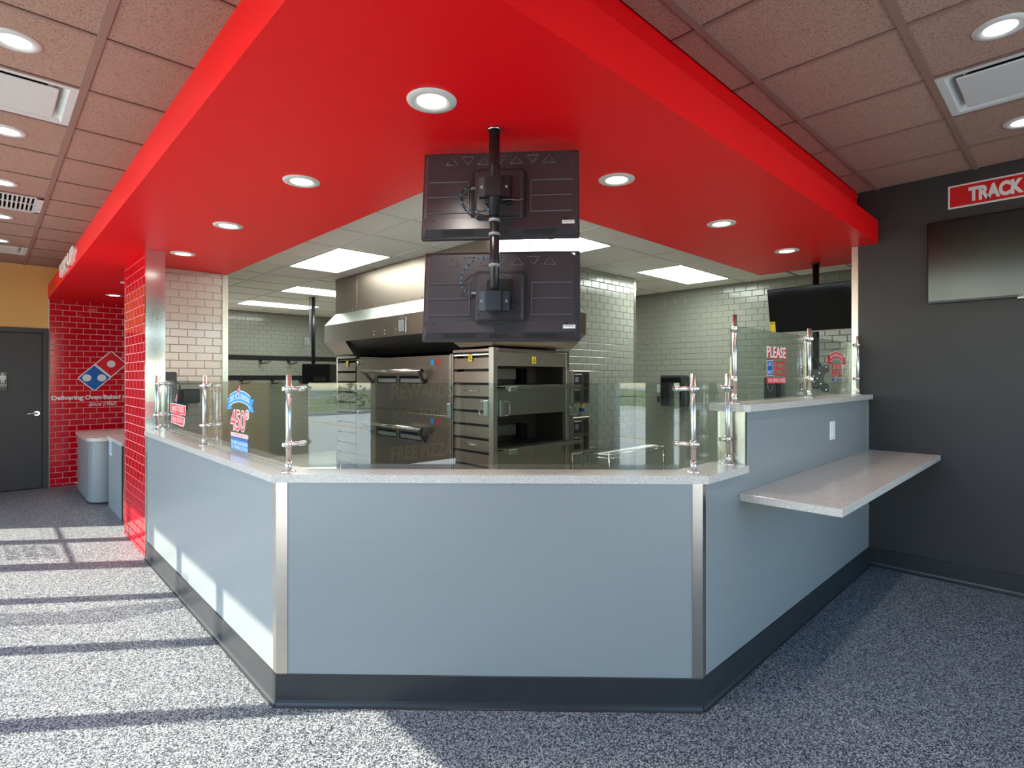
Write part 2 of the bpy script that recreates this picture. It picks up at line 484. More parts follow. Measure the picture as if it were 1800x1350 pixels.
# --- kitchen walls
wkb = struct('wall_kitchen_back', B(1.74, KR, KB, KB + .1, 0, ZK + .3), 'kitchen_grout', 'grey tiled kitchen back wall')
tile_field(wkb, (2.6, KB, .6), (1, 0, 0), (0, 0, 1), (0, -1, 0), 3.2, ZK - .6, .1535, .0785, .0032, .005, 'kitchen_glaze')
wkr = struct('wall_kitchen_right', B(KR, KR + .1, 1.33, KB, 0, ZK + .3), 'kitchen_grout', 'grey tiled kitchen side wall')
tile_field(wkr, (KR, 5.0, .75), (0, -1, 0), (0, 0, 1), (-1, 0, 0), 3.6, ZK - .75, .1535, .0785, .0032, .005, 'kitchen_glaze')
struct('wall_kitchen_front', B(XR + .137, KR, 1.23, 1.33, 0, ZK + .3), 'dark_wall')
wkp = struct('wall_partition', B(4.33, 5.82, 3.855, 3.97, 0, ZK + .02), 'kitchen_grout', 'grey tiled partition wall behind the oven')
tile_field(wkp, (4.33, 3.855, .5), (1, 0, 0), (0, 0, 1), (0, -1, 0), 1.45, ZK - .5, .1535, .0785, .0032, .005, 'kitchen_glaze')
obj('end_cap', B(5.78, 5.826, 3.847, 3.978, 0, ZK), 'steel', wkp)

# --- wing wall beside the counter: red tile outside, stainless end, white tile behind
wc = struct('wall_wing', B(.974, 1.105, 5.464, 6.42, 0, ZS + .15), 'pink_grout', 'red tiled wing wall with stainless end')
tile_field(wc, (.974, 6.412, 0), (0, -1, 0), (0, 0, 1), (-1, 0, 0), .940, ZS, .1535, .0808, .0042, .006, 'red_glaze', row0=.035, col0=.05)
tr = MB(); tr.box(.964, .974, 5.464, 5.474, 0, ZS); tr.box(.964, .974, 6.412, 6.424, 0, ZS); obj('tile_edge_trim', tr, 'chrome', wc)
obj('end_cap', B(.968, 1.109, 5.456, 5.464, 0, ZS), 'steel_bright', wc)
wp = struct('wall_pier', B(1.105, 1.83, 6.24, 6.36, 0, ZS + .15), 'grey_grout', 'white tiled pier behind the counter')
tile_field(wp, (1.106, 6.24, .75), (1, 0, 0), (0, 0, 1), (0, -1, 0), .68, ZS - .75, .1535, .0785, .004, .006, 'white_glaze', col0=.03)
obj('end_cap', B(1.782, 1.836, 6.229, 6.366, 0, ZS), 'steel', wp)

# --- storefront window wall on the left (sun side)
wl = MB()
wl.box(XW - .12, XW, 8.83, KB + .1, 0, ZC + .4); wl.box(XW - .12, XW, YF - .12, 8.83, 2.79, ZC + .4); wl.box(XW - .12, XW, YF - .12, -.40, 0, 2.79)
struct('wall_left', wl, 'dark_wall')
w1 = sgroup('window_1', 'aluminium storefront window wall with glass door', (XW - .05, 4, 0))
mull = [8.80, 7.12, 6.26, 5.335, 4.43, 3.52, 2.61, 1.70, .79, -.36]
MD = .05
for k, y in enumerate(mull):
    w = .030
    obj('mullion', B(XW - .10, XW, y - w, y + w, 0, 2.79), 'alu_frame', w1)
obj('head_rail', B(XW - .10, XW, -.38, 8.82, 2.745, 2.79), 'alu_frame', w1)
obj('sill_rail', B(XW - .10, XW, -.38, 8.82, 0, .05), 'alu_frame', w1)
obj('transom', B(XW - .06, XW - .035, 7.15, 8.78, 1.918, 1.940), 'alu_frame', w1)
for (y0, y1) in ((8.05, 8.155), (7.17, 7.25)):
    obj('door_stile', B(XW - .095, XW - .01, y0, y1, .0, 2.75), 'alu_frame', w1)
for a, c in zip(mull[1:], mull[:-1]):
    obj('pane', B(XW - .056, XW - .048, a + .02, c - .02, .05, 2.75), 'window_glass', w1)
pb = MB(); pb.path([(XW - .03, 7.96, 1.86), (XW + .02, 7.94, 1.82), (XW + .03, 7.93, 1.6), (XW + .02, 7.94, 1.25), (XW - .03, 7.96, 1.2)], .012)
obj('door_pull', pb, 'black_metal', w1)

# --- front storefront wall
wf = MB(); wf.box(XW - .12, -.30, YF - .12, YF, 0, ZC + .4); wf.box(-.30, XR + .14, YF - .12, YF, 2.79, ZC + .4); wf.box(4.95, XR + .14, YF - .12, YF, 0, 2.79)
struct('wall_front', wf, 'dark_wall')
w2 = sgroup('window_2', 'aluminium storefront window wall by the pick-up side', (2.3, YF - .05, 0))
mf = [(-.30, -.06), (.36, .66), (1.52, 1.57), (2.43, 2.48), (3.3, 3.35), (4.15, 4.2), (4.90, 4.95)]
for a, c in mf: obj('mullion', B(a, c, YF - .10, YF, 0, 2.79), 'white_metal' if a < 0 else 'alu_frame', w2)
obj('head_rail', B(-.3, 4.95, YF - .10, YF, 2.745, 2.79), 'alu_frame', w2)
obj('sill_rail', B(-.3, 4.95, YF - .10, YF, 0, .05), 'alu_frame', w2)
for (a, c), (d, e) in zip(mf[:-1], mf[1:]): obj('pane', B(c, d, YF - .056, YF - .048, .05, 2.75), 'window_glass', w2)

# ------------------------------------------------------------------ lobby ceiling
cl = MB(); cl.box(XW - .12, KR + .1, YF - .12, KB + .1, ZC + .20, ZC + .30)
ceil = struct('ceiling', cl, 'plenum', 'brown acoustic tile ceiling')
SETX, SETY = .765, 1.295
xl = [XW, -1.00 + .15, -.24, .37, SETX]
xl2 = [SETX, .99, 1.61, 2.23, 2.85, 3.455, 4.055, 4.655, XR]
yl = [YF, -1.29, -.68, -.07, .54, 1.15, 1.775, 2.40, 3.025, 3.635, 4.245, 4.86, 5.472, 6.085, 6.69, 7.30, 7.91, 8.52, 9.13, 9.74, YB]
yl2 = [YF, -1.29, -.68, -.07, .54, 1.15, SETY]
holes = set()          # cells taken by diffusers and grilles
def cell(x, y): return (round(x, 2), round(y, 2))
diff_cells = [(-.24, .37, 3.635, 4.245), (-.24, .37, 8.52, 9.13), (3.455, 4.055, -.07, .54)]
grille_cells = [(-.24, .37, 6.085, 6.69)]
for x0, x1, y0, y1 in diff_cells + grille_cells: holes.add(cell(x0, y0))
def tiles(xs, ys, z, m, tee_m, parent, tw=.024):
    for x0, x1 in zip(xs[:-1], xs[1:]):
        for y0, y1 in zip(ys[:-1], ys[1:]):
            if cell(x0, y0) in holes or x1 - x0 < .03 or y1 - y0 < .03: continue
            g = tw / 2 - .002
            obj('ceiling_tile', B(x0 + g, x1 - g, y0 + g, y1 - g, z + .001, z + .016, .003), m, parent)
tiles(xl, yl, ZC + .006, 'brown_tile', 'tee_brown', ceil)
tiles(xl2, yl2, ZC + .006, 'brown_tile', 'tee_brown', ceil)
for x in xl[1:-1]: obj('ceiling_tee', B(x - .016, x + .016, YF, YB, ZC, ZC + .0055), 'tee_brown', ceil)
for y in yl2[1:-1]: obj('ceiling_tee', B(SETX, XR, y - .016, y + .016, ZC, ZC + .0055), 'tee_brown', ceil)
for y in yl[1:-1]:
    for x0, x1 in zip(xl[:-1], xl[1:]): obj('ceiling_tee', B(x0 + .016, x1 - .016, y - .010, y + .010, ZC + .001, ZC + .006), 'tee_brown', ceil)
for x in xl2[1:-1]:
    for y0, y1 in zip(yl2[:-1], yl2[1:]): obj('ceiling_tee', B(x - .010, x + .010, y0 + .016, y1 - .016, ZC + .001, ZC + .006), 'tee_brown', ceil)

# ------------------------------------------------------------------ red soffit
SX0, SY0, SX1, SY1, SXE = .615, 1.143, 1.83, 2.37, 5.907
so = MB()
Lout = [(SX0, YB), (SX0, SY0), (XR, SY0), (XR, 1.331), (SXE, 1.331), (SXE, SY1), (SX1, SY1), (SX1, 6.30), (1.64, 6.30), (1.64, YB)]
so.prism(Lout, ZS, 2.788)
obj_s = struct('ceiling_soffit', so, 'red_paint', 'bright red dropped soffit above the counter')
up = MB()
up.prism([(SX0 + .15, YB), (SX0 + .15, SY0 + .15), (XR, SY0 + .15), (XR, SY0 + .25), (SX0 + .25, SY0 + .25), (SX0 + .25, YB)], 2.788, ZC + .15)
obj('upper_band', up, 'red_paint', obj_s)

# ------------------------------------------------------------------ kitchen ceiling
ck = MB(); ck.box(SX1 - .05, KR, SY1 - .05, KB, ZK + .10, ZK + .14); ck.box(SXE - .05, KR, 1.33, SY1 + .05, ZK + .10, ZK + .14)
kce = struct('ceiling_kitchen', ck, 'tee_white', 'white acoustic kitchen ceiling')
kx = [SX1, 2.37, 2.98, 3.59, 4.2, 4.81, 5.42, 6.03, 6.64, KR]
ky = [SY1, 2.39, 3.0, 3.61, 4.22, 4.83, 5.44, 6.05, 6.66, 7.27, 7.88, 8.49, 9.14, 9.75, 10.36, KB]
troffers = [(2.37, 2.98, 4.83, 6.05), (2.98, 4.2, 3.0, 3.61), (5.42, 6.64, 3.0, 3.61), (2.98, 4.2, 7.27, 7.88), (2.98, 4.2, 9.14, 9.75), (5.42, 6.64, 6.05, 6.66)]
holes = set()
for x0, x1, y0, y1 in troffers:
    for a in kx:
        for c in ky:
            if x0 - .01 <= a < x1 - .02 and y0 - .01 <= c < y1 - .02: holes.add(cell(a, c))
tiles(kx, ky, ZK + .004, 'white_tile_ceiling', 'tee_white', kce)
tiles([SXE, 6.64, KR], [1.33, 1.78, SY1], ZK + .004, 'white_tile_ceiling', 'tee_white', kce)
for x in kx[1:-1]: obj('ceiling_tee', B(x - .012, x + .012, SY1, KB, ZK, ZK + .004), 'tee_white', kce)
for y in ky[1:-1]:
    for x0, x1 in zip(kx[:-1], kx[1:]): obj('ceiling_tee', B(x0 + .012, x1 - .012, y - .012, y + .012, ZK, ZK + .004), 'tee_white', kce)
tl = ['kitchen ceiling light panel left of the oven hood, nearest the red soffit', 'kitchen ceiling light panel showing between the two hanging monitors',
      'kitchen ceiling light panel above the right tiled kitchen wall', 'second kitchen ceiling light panel back, cut off by the oven hood',
      'farthest kitchen ceiling light panel, just above the hook rails', 'kitchen ceiling light panel hidden behind the partition']
for (x0, x1, y0, y1), l in zip(troffers, tl):
    t = thing('ceiling_light', l, 'light', ((x0 + x1) / 2, (y0 + y1) / 2, ZK), 'kitchen light panels')
    f = MB(); e = .03
    f.box(x0 + .012, x1 - .012, y0 + .012, y0 + e, ZK - .001, ZK + .06); f.box(x0 + .012, x1 - .012, y1 - e, y1 - .012, ZK - .001, ZK + .06)
    f.box(x0 + .012, x0 + e, y0 + e, y1 - e, ZK - .001, ZK + .06); f.box(x1 - e, x1 - .012, y0 + e, y1 - e, ZK - .001, ZK + .06)
    obj('frame', f, 'tee_white', t)
    obj('diffuser', B(x0 + e, x1 - e, y0 + e, y1 - e, ZK + .006, ZK + .016), 'troffer_lens', t)

# ------------------------------------------------------------------ recessed downlights
dl_me = {}
def downlight(x, y, z, label, group):
    t = thing('downlight', label, 'light', (x, y, z - .006), group)
    if 'ring' not in dl_me:
        r = MB().lathe([(.097, .006), (.095, .001), (.070, -.003), (.066, -.001), (.060, .001), (.056, .003)], (0, 0, 0), 40); dl_me['ring'] = r.mesh('trim_ring'); setmat(dl_me['ring'], 'white_metal')
        r = MB().lathe([(.0575, .0015), (.030, .0012), (0.0005, .0010)], (0, 0, 0), 32); dl_me['lens'] = r.mesh('lens'); setmat(dl_me['lens'], 'bulb')
    for nme in ('ring', 'lens'):
        o = bpy.data.objects.new('trim_ring' if nme == 'ring' else 'lens', dl_me[nme]); link(o, t); o.location = (0, 0, -.001)
    ld = bpy.data.lights.new('downlight_lamp', 'SPOT'); ld.energy = DOWN_W; ld.spot_size = math.radians(125); ld.spot_blend = 0.9
    ld.shadow_soft_size = .05; ld.color = (1.0, .93, .84)
    lo = bpy.data.objects.new('lamp', ld); link(lo, t); lo.location = (0, 0, -.012)
sd = [(1.247, 1.749, 'recessed downlight in red soffit, biggest, above and left of the hanging monitors'),
      (1.246, 2.964, 'second recessed downlight down the left leg of the red soffit'),
      (1.236, 4.192, 'third recessed downlight down the left leg of the red soffit'),
      (1.236, 5.42, 'downlight in red soffit right beside the stainless wing wall end'),
      (1.19, 7.55, 'sliver of downlight in the alcove soffit, nearer one at the red wing wall edge'),
      (1.215, 8.82, 'downlight in the alcove soffit above the red tiled wall logo'),
      (2.47, 1.754, 'recessed downlight in red soffit just right of the upper hanging monitor'),
      (3.708, 1.751, 'second recessed downlight along the right leg of the red soffit'),
      (4.912, 1.745, 'last downlight on the right leg of the red soffit, near the black wall')]
for x, y, l in sd: downlight(x, y, ZS, l, 'soffit downlights')
ll = [(.093, 3.322, 'largest downlight in the brown ceiling at the left picture edge'), (.090, 4.572, 'second downlight in the left brown ceiling, past the air diffuser'),
      (.093, 5.81, 'third downlight in the left brown ceiling, before the return grille'), (.101, 7.041, 'fourth downlight in the left brown ceiling, after the return grille'),
      (.110, 8.30, 'farthest downlight in the left brown ceiling by the yellow wall')]
for x, y, l in ll: downlight(x, y, ZC + .008, l, 'lobby downlights')
rl = [(3.162, .248, 'downlight in the right brown ceiling, in front of the air diffuser'), (4.43, .243, 'downlight in the right brown ceiling behind the air diffuser, near the black wall')]
for x, y, l in rl: downlight(x, y, ZC + .008, l, 'lobby downlights')
for x, y, l in ((.093, 2.07, 'downlight in the brown ceiling just above the picture on the left'), (.093, .85, 'downlight in the brown ceiling straight over the camera'), (1.9, .25, 'downlight in the brown ceiling just above the picture on the right')): downlight(x, y, ZC + .008, l, 'lobby downlights overhead')

# ------------------------------------------------------------------ air diffusers and return grille
def diffuser(x0, x1, y0, y1, label):
    t = thing('air_diffuser', label, 'air vent', ((x0 + x1) / 2, (y0 + y1) / 2, ZC), 'ceiling air diffusers')
    x0 += .016; x1 -= .016; y0 += .016; y1 -= .016
    fr = MB()
    ring = [(0, ZC + .004), (.035, ZC + .004), (.11, ZC + .075)]
    for (d0, z0), (d1, z1) in zip(ring[:-1], ring[1:]):
        a = [(x0 + d0, y0 + d0, z0), (x1 - d0, y0 + d0, z0), (x1 - d0, y1 - d0, z0), (x0 + d0, y1 - d0, z0)]
        c = [(x0 + d1, y0 + d1, z1), (x1 - d1, y0 + d1, z1), (x1 - d1, y1 - d1, z1), (x0 + d1, y1 - d1, z1)]
        for k in range(4):
            j = (k + 1) % 4; fr.poly([a[k], c[k], c[j], a[j]])
    obj('frame', fr, 'white_metal', t)
    cx, cy = (x0 + x1) / 2, (y0 + y1) / 2
    obj('duct', MB().tube((cx, cy, ZC + .07), (cx, cy, ZC + .19), .19, .19, 32), 'ink', t)
    obj('face_plate', B(x0 + .075, x1 - .075, y0 + .075, y1 - .075, ZC + .002, ZC + .012, .005), 'white_metal', t)
    for sx, sy in ((-1, -1), (1, -1), (1, 1), (-1, 1)): obj('hanger', B(cx + sx * .18 - .012, cx + sx * .18 + .012, cy + sy * .18 - .003, cy + sy * .18 + .003, ZC + .012, ZC + .07), 'white_metal', t)
    
diffuser(*diff_cells[0], 'white plaque air diffuser in the left brown ceiling, nearest')
diffuser(*diff_cells[1], 'white plaque air diffuser in the far left brown ceiling by the yellow wall')
diffuser(*diff_cells[2], 'white plaque air diffuser in the right brown ceiling')
x0, x1, y0, y1 = grille_cells[0]
gt = thing('return_grille', 'white slatted return air grille in the left brown ceiling', 'air vent', (.065, (y0 + y1) / 2, ZC))
x0 += .014; x1 -= .014; y0 += .014; y1 -= .014
gf = MB(); gf.box(x0, x1, y0, y0 + .035, ZC - .001, ZC + .012); gf.box(x0, x1, y1 - .035, y1, ZC - .001, ZC + .012); gf.box(x0, x0 + .045, y0, y1, ZC - .001, ZC + .012); gf.box(x1 - .045, x1, y0, y1, ZC - .001, ZC + .012)
gf.box(x0, x1, (y0 + y1) / 2 - .012, (y0 + y1) / 2 + .012, ZC + .004, ZC + .012)
obj('frame', gf, 'white_metal', gt)
obj('backing', B(x0, x1, y0, y1, ZC + .05, ZC + .06), 'ink', gt)
k = x0 + .06
while k < x1 - .05:
    obj('slat', B(k, k + .012, y0 + .03, y1 - .03, ZC, ZC + .02), 'white_metal', gt); k += .029

# ================================================================== COUNTER
CT, CH = 1.038, 1.349                     # underside of the low and the raised worktop
ct = thing('service_counter', 'grey laminate service counter with angled front and black rubber base', 'counter', (1.7, 1.9, 0))
obj('left_panel', MB().prism([(.975, 5.455), (.975, 2.6), (1.115, 2.66), (1.115, 5.455)], .0, CT), 'laminate', ct)
A, Bp = (.975, 2.600), (2.367, 1.208)
obj('front_panel', MB().prism([A, Bp, (2.42, 1.352), (1.115, 2.657)], .0, CT), 'laminate', ct)
obj('right_panel', MB().prism([Bp, (2.828, 1.208), (2.828, 1.352), (2.42, 1.352)], .0, CT), 'laminate', ct)
obj('raised_panel', B(2.828, XR, 1.208, 1.352, .0, CH), 'laminate', ct)
s2 = math.sqrt(.5)
def vtrim(p, d1, l1, d2, l2, t=.0025):
    """folded corner guard at p with legs along d1 and d2"""
    p = Vector(p + (0,)); d1 = Vector(d1 + (0,)); d2 = Vector(d2 + (0,))
    n1 = Vector((d1.y, -d1.x, 0)); n2 = Vector((-d2.y, d2.x, 0))
    out = (n1 + n2).normalized()
    if out.dot(Vector((1, 1, 0))) > 0: n1, n2, out = -n1, -n2, -out
    o = p + out * t * 1.1
    a0 = p + d1 * l1; a1 = a0 + n1 * t; b0 = p + d2 * l2; b1 = b0 + n2 * t
    pts = [a1, o, b1, b0, p, a0]
    area = sum(pts[i].x * pts[(i + 1) % 6].y - pts[(i + 1) % 6].x * pts[i].y for i in range(6))
    if area < 0: pts = pts[::-1]
    return MB().prism([(q.x, q.y) for q in pts], .149, CT)
obj('corner_trim', vtrim(A, (0, 1), .035, (s2, -s2), .052), 'steel', ct)
obj('corner_trim', vtrim(Bp, (-s2, s2), .045, (1, 0), .030), 'steel', ct)
obj('edge_trim', B(.9725, .976, 5.425, 5.456, .149, CT), 'steel', ct)
obj('end_cladding', B(2.824, 2.828, 1.206, 1.354, CT + .037, CH), 'steel', ct)
obj('edge_trim', B(2.824, 2.842, 1.2055, 1.208, CT + .037, CH), 'steel', ct)
obj('edge_trim', B(XR - .012, XR, 1.2055, 1.208, .149, CH), 'steel', ct)
for a, c, n in (((.975, 5.455), (.975, 2.597), (-1, 0)), ((.975, 2.600), (2.367, 1.208), (-s2, -s2)), ((2.364, 1.208), (XR, 1.208), (0, -1))):
    obj('cove_base', cove(a, c, *n), 'rubber', ct)

tag(obj('countertop', MB().prism([(.957, 5.455), (.957, 2.612), (2.385, 1.186), (2.822, 1.186), (2.822, 1.375), (2.435, 1.375), (1.138, 2.672), (1.138, 5.455)], CT, 1.075), 'quartz'),
    'pale quartz worktop on the low angled counter', 'worktop')
arc = [(2.782 + .055 - .055 * math.cos(t), 1.178 + .055 - .055 * math.sin(t)) for t in [math.pi / 2 * k / 8 for k in range(9)]]
hs = arc + [(XR - .002, 1.178), (XR - .002, 1.395), (2.81, 1.395), (2.782, 1.36)]
tag(obj('countertop', MB().prism(hs, CH, 1.386), 'quartz'), 'pale quartz worktop on the raised right counter against the black wall', 'worktop')
sh = tag(obj('wall_shelf', MB().box(2.752, XR - .001, .742, 1.207, .901, .939, .002), 'quartz'), 'pale quartz ledge shelf projecting from the right counter', 'shelf')
oc = thing('power_outlet', 'white wall outlet plate on the raised counter above the ledge', 'outlet', (4.225, 1.206, 1.158))
obj('plate', B(4.172, 4.278, 1.198, 1.2075, 1.094, 1.222, .003), 'white_plastic', oc)
for z in (1.13, 1.185): obj('receptacle', B(4.205, 4.245, 1.195, 1.199, z - .017, z + .017, .001), 'print_white', oc)

# ------------------------------------------------------------------ glass posts
def gpost(x, y, z0, z1, label, clamps, cdir, nudge=0.075):
    t = thing('glass_post', label, 'post', (x, y, z0), 'stainless glass posts')
    p = MB().tube((x, y, z0), (x, y, z1), .0128, n=20); obj('tube', p, 'post_steel', t)
    f = MB().lathe([(.034, 0), (.034, .003), (.026, .006), (.0135, .007)], (x, y, z0), 24); f.tube((x, y, z0 + .005), (x, y, z0 + .05), .0152, n=20)
    obj('base_flange', f, 'post_steel', t)
    d = Vector(cdir + (0,)).normalized()
    for z in clamps:
        q = Vector((x, y, z)); c = MB()
        c.tube(q - Vector((0, 0, .019)), q + Vector((0, 0, .019)), .0156, n=20)
        c.tube(q - d * .028, q + d * nudge, .0095, n=16); c.tube(q + d * (nudge - .03), q + d * nudge, .0125, n=16)
        obj('clamp', c, 'post_steel', t)
    return t
zl = (1.206, 1.472)
gpost(1.055, 5.42, 1.075, 1.54, 'glass post beside the stainless wing wall end', zl, (1, -.6), .045)
gpost(1.052, 4.063, 1.075, 1.54, 'glass post halfway along the left counter', zl, (1, -.5), .045)
gpost(1.045, 2.635, 1.075, 1.54, 'glass post at the left front corner of the counter', zl, (.96, .05), .085)
gpost(2.445, 1.293, 1.075, 1.545, 'glass post at the right front corner of the low counter', zl, (-.35, .95), .085)
gpost(2.784, 1.28, 1.075, 1.545, 'glass post against the end of the raised counter', zl, (-.8, .5), .045)
zh = (1.515, 1.79)
gpost(2.922, 1.306, 1.386, 1.865, 'tall glass post at the left end of the raised counter', zh, (.7, .5), .045)
gpost(4.095, 1.306, 1.386, 1.863, 'glass post halfway along the raised counter', zh, (.5, .6), .035)
gpost(5.150, 1.277, 1.386, 1.861, 'glass post at the right end of the raised counter by the black wall', zh, (-.5, .6), .035)

# ------------------------------------------------------------------ glass guards
def pane(label, a, c, z0, z1, t=.010):
    a = Vector(a + (0,)); c = Vector(c + (0,)); d = (c - a).normalized(); n = Vector((-d.y, d.x, 0)) * (t / 2)
    g = thing('sneeze_guard', label, 'glass guard', tuple((a + c) / 2 + Vector((0, 0, z0))), 'counter glass guards')
    pts = [a - n, c - n, c + n, a + n]
    obj('pane', MB().prism([(p.x, p.y) for p in pts], z0, z1), 'guard_glass', g)
    return g
g1 = pane('counter glass with red ribbon decal on the left counter', (1.090, 5.40), (1.090, 4.075), 1.078, 1.50)
g2 = pane('counter glass with 450 degree decal on the left counter', (1.090, 4.05), (1.090, 2.72), 1.078, 1.50)
g3 = pane('wide counter glass on the angled front in front of the oven', (1.150, 2.650), (2.437, 1.363), 1.078, 1.50)
g4 = pane('narrow counter glass on the low right counter', (2.47, 1.345), (2.81, 1.345), 1.078, 1.50)
g5 = pane('raised counter glass with PLEASE DO NOT FEED decal', (2.94, 1.335), (4.082, 1.335), 1.389, 1.812)
g6 = pane('raised counter glass with red WE WORK HARD decal', (4.108, 1.335), (5.155, 1.335), 1.389, 1.812)

def logo(parent, M, w, h, sub=None):
    """domino tile logo in a local w x h box: lower-left blue half, upper-right red half"""
    def quad(pts, z): return MB().prism(pts, 0, z)
    # geometry from the sign: tile corners
    L = (0, .322 * h); Bt = (.335 * w, 0); T = (.665 * w, h); R = (1.0 * w, .678 * h)
    def shrink(p, c, k): return (c[0] + (p[0] - c[0]) * k, c[1] + (p[1] - c[1]) * k)
    C = (w / 2, h / 2)
    rnd = []
    P4 = [L, Bt, R, T]
    for i in range(4):
        p = P4[i]; a = P4[i - 1]; c = P4[(i + 1) % 4]
        rnd.append((p[0] + (a[0] - p[0]) * .06, p[1] + (a[1] - p[1]) * .06)); rnd.append((p[0] + (a[0] - p[0]) * .02 + (c[0] - p[0]) * .02, p[1] + (a[1] - p[1]) * .02 + (c[1] - p[1]) * .02))
        rnd.append((p[0] + (c[0] - p[0]) * .06, p[1] + (c[1] - p[1]) * .06))
    obj('logo_border', quad(rnd, .0015), 'print_white', parent, mtx=M)
    m1 = ((L[0] + T[0]) / 2, (L[1] + T[1]) / 2); m2 = ((Bt[0] + R[0]) / 2, (Bt[1] + R[1]) / 2)
    bl = [L, Bt, m2, m1]; rd = [m1, m2, R, T]
    for pts, mm, nm in ((bl, 'print_blue', 'logo_blue_half'), (rd, 'print_red', 'logo_red_half')):
        c = (sum(p[0] for p in pts) / 4, sum(p[1] for p in pts) / 4)
        obj(nm, MB().prism([shrink(p, c, .90) for p in pts], 0, .0024), mm, parent, mtx=M)
    r = .085 * h
    cb = ((bl[0][0] + bl[2][0]) / 2, (bl[0][1] + bl[2][1]) / 2); cr = ((rd[0][0] + rd[2][0]) / 2, (rd[0][1] + rd[2][1]) / 2)
    for c in ((cb[0] - .145 * w, cb[1]), (cb[0] + .145 * w, cb[1]), cr):
        obj('logo_dot', MB().prism([(c[0] + r * math.cos(t * math.pi / 12), c[1] + r * math.sin(t * math.pi / 12)) for t in range(24)], 0, .0032), 'print_white', parent, mtx=M)

def ribbon_arc(x0, x1, y0, y1, band, sag, n=14, grow=0.0):
    """arched ribbon outline"""
    top = []; bot = []
    for k in range(n + 1):
        t = k / n; x = x0 + (x1 - x0) * t; lift = sag * (1 - (2 * t - 1) ** 2)
        top.append((x, y0 + band + lift + grow)); bot.append((x, y0 + lift - grow))
    return bot + top[::-1]

# decal 1: HAND-TOSSED / FRESH DOUGH (lobby side of the glass: facing -X, reading towards -Y)
M1 = frame((1.0845, 5.15, 1.16), (0, -1, 0), (0, 0, 1))
def flat(pts, z): return MB().prism(pts, 0, z)
rb = MB(); rb.prism([(0, .158 - .075), (.46, .151 - .075), (.475, .151), (0, .158)], 0, .0008); rb.prism([(.03, .0), (.40, -.012), (.435, -.012 + .02), (.44, .06), (.03, .07)], 0, .0008)
obj('decal_border', rb, 'print_white', g1, mtx=M1)
rb = MB(); rb.prism([(.012, .088), (.448, .082), (.458, .145), (.012, .152)], 0, .0012); rb.prism([(.042, .006), (.395, -.005), (.428, .055), (.042, .064)], 0, .0012); rb.prism([(.12, .083), (.30, .083), (.38, .066), (.1, .066)], 0, .0010)
obj('decal_ribbon', rb, 'print_red', g1, mtx=M1)
obj('decal_lettering', text_mb('HAND-TOSSED', .05, .42, .096, .140, .0016, .0), 'print_white', g1, mtx=M1)
obj('decal_lettering', text_mb('FRESH DOUGH', .065, .385, .012, .050, .0016, -.004), 'print_white', g1, mtx=M1)
logo(g1, frame((1.0845, 4.985, 1.322), (0, -1, 0), (0, 0, 1)), .055, .072)
# decal 2: DID YOU KNOW / 450
M2 = frame((1.0845, 3.62, 1.09), (0, -1, 0), (0, 0, 1))
def banner(par, M, x0, x1, y0, band, sag, colr, words, cmat):
    b1 = MB().prism(ribbon_arc(x0, x1, y0, 0, band, sag, grow=.005), 0, .0008)
    w = (x1 - x0)
    tl_ = MB(); tl_.prism([(x0 - .14 * w, y0 - .4 * band), (x0 + .1 * w, y0 - .35 * band), (x0 + .1 * w, y0 + .75 * band), (x0 - .14 * w, y0 + .85 * band), (x0 - .06 * w, y0 + .25 * band)], 0, .0006)
    tl_.prism([(x1 + .14 * w, y0 - .4 * band), (x1 + .06 * w, y0 + .25 * band), (x1 + .14 * w, y0 + .85 * band), (x1 - .1 * w, y0 + .75 * band), (x1 - .1 * w, y0 - .35 * band)], 0, .0006)
    obj('decal_border', b1, 'print_white', par, mtx=M); obj('decal_ribbon_tail', tl_, colr, par, mtx=M)
    obj('decal_ribbon', MB().prism(ribbon_arc(x0, x1, y0, 0, band, sag), 0, .0012), colr, par, mtx=M)
    t = text_mb(words, x0 + .04 * w, x1 - .04 * w, y0 + .22 * band, y0 + .78 * band, .0016, .005)
    t.v = [(x, y + sag * (1 - (2 * (x - x0) / w - 1) ** 2), z) for x, y, z in t.v]
    obj('decal_lettering', t, cmat, par, mtx=M)
banner(g2, M2, -.03, .345, .262, .060, .032, 'print_sky', 'DID YOU KNOW', 'print_white')
obj('decal_outline', text_mb('450°', -.008, .318, .112, .250, .0008, .045), 'print_white', g2, mtx=M2)
obj('decal_number', text_mb('450°', .0, .31, .118, .244, .0014, .0), 'print_red', g2, mtx=M2)
obj('decal_strip', flat([(-.004, .080), (.304, .080), (.304, .103), (-.004, .103)], .0006), 'print_white', g2, mtx=M2)
obj('decal_lettering', text_mb('IS THE TEMPERATURE WE USE', .002, .298, .083, .100, .0012, -.005), 'print_red', g2, mtx=M2)
obj('decal_bar', flat([(0, .062), (.30, .062), (.30, .076), (0, .076)], .0012), 'print_blue', g2, mtx=M2)
obj('decal_strip', flat([(0, -.001), (.30, -.001), (.30, .0600), (0, .0600)], .0006), 'print_sky', g2, mtx=M2)
obj('decal_lettering', text_mb('TO BAKE YOUR ORDER', .007, .293, .033, .055, .0012, -.002), 'print_white', g2, mtx=M2)
obj('decal_lettering', text_mb('TO PERFECTION', .007, .293, .005, .026, .0012, -.002), 'print_white', g2, mtx=M2)
logo(g2, frame((1.0845, 3.51, 1.405), (0, -1, 0), (0, 0, 1)), .06, .075)
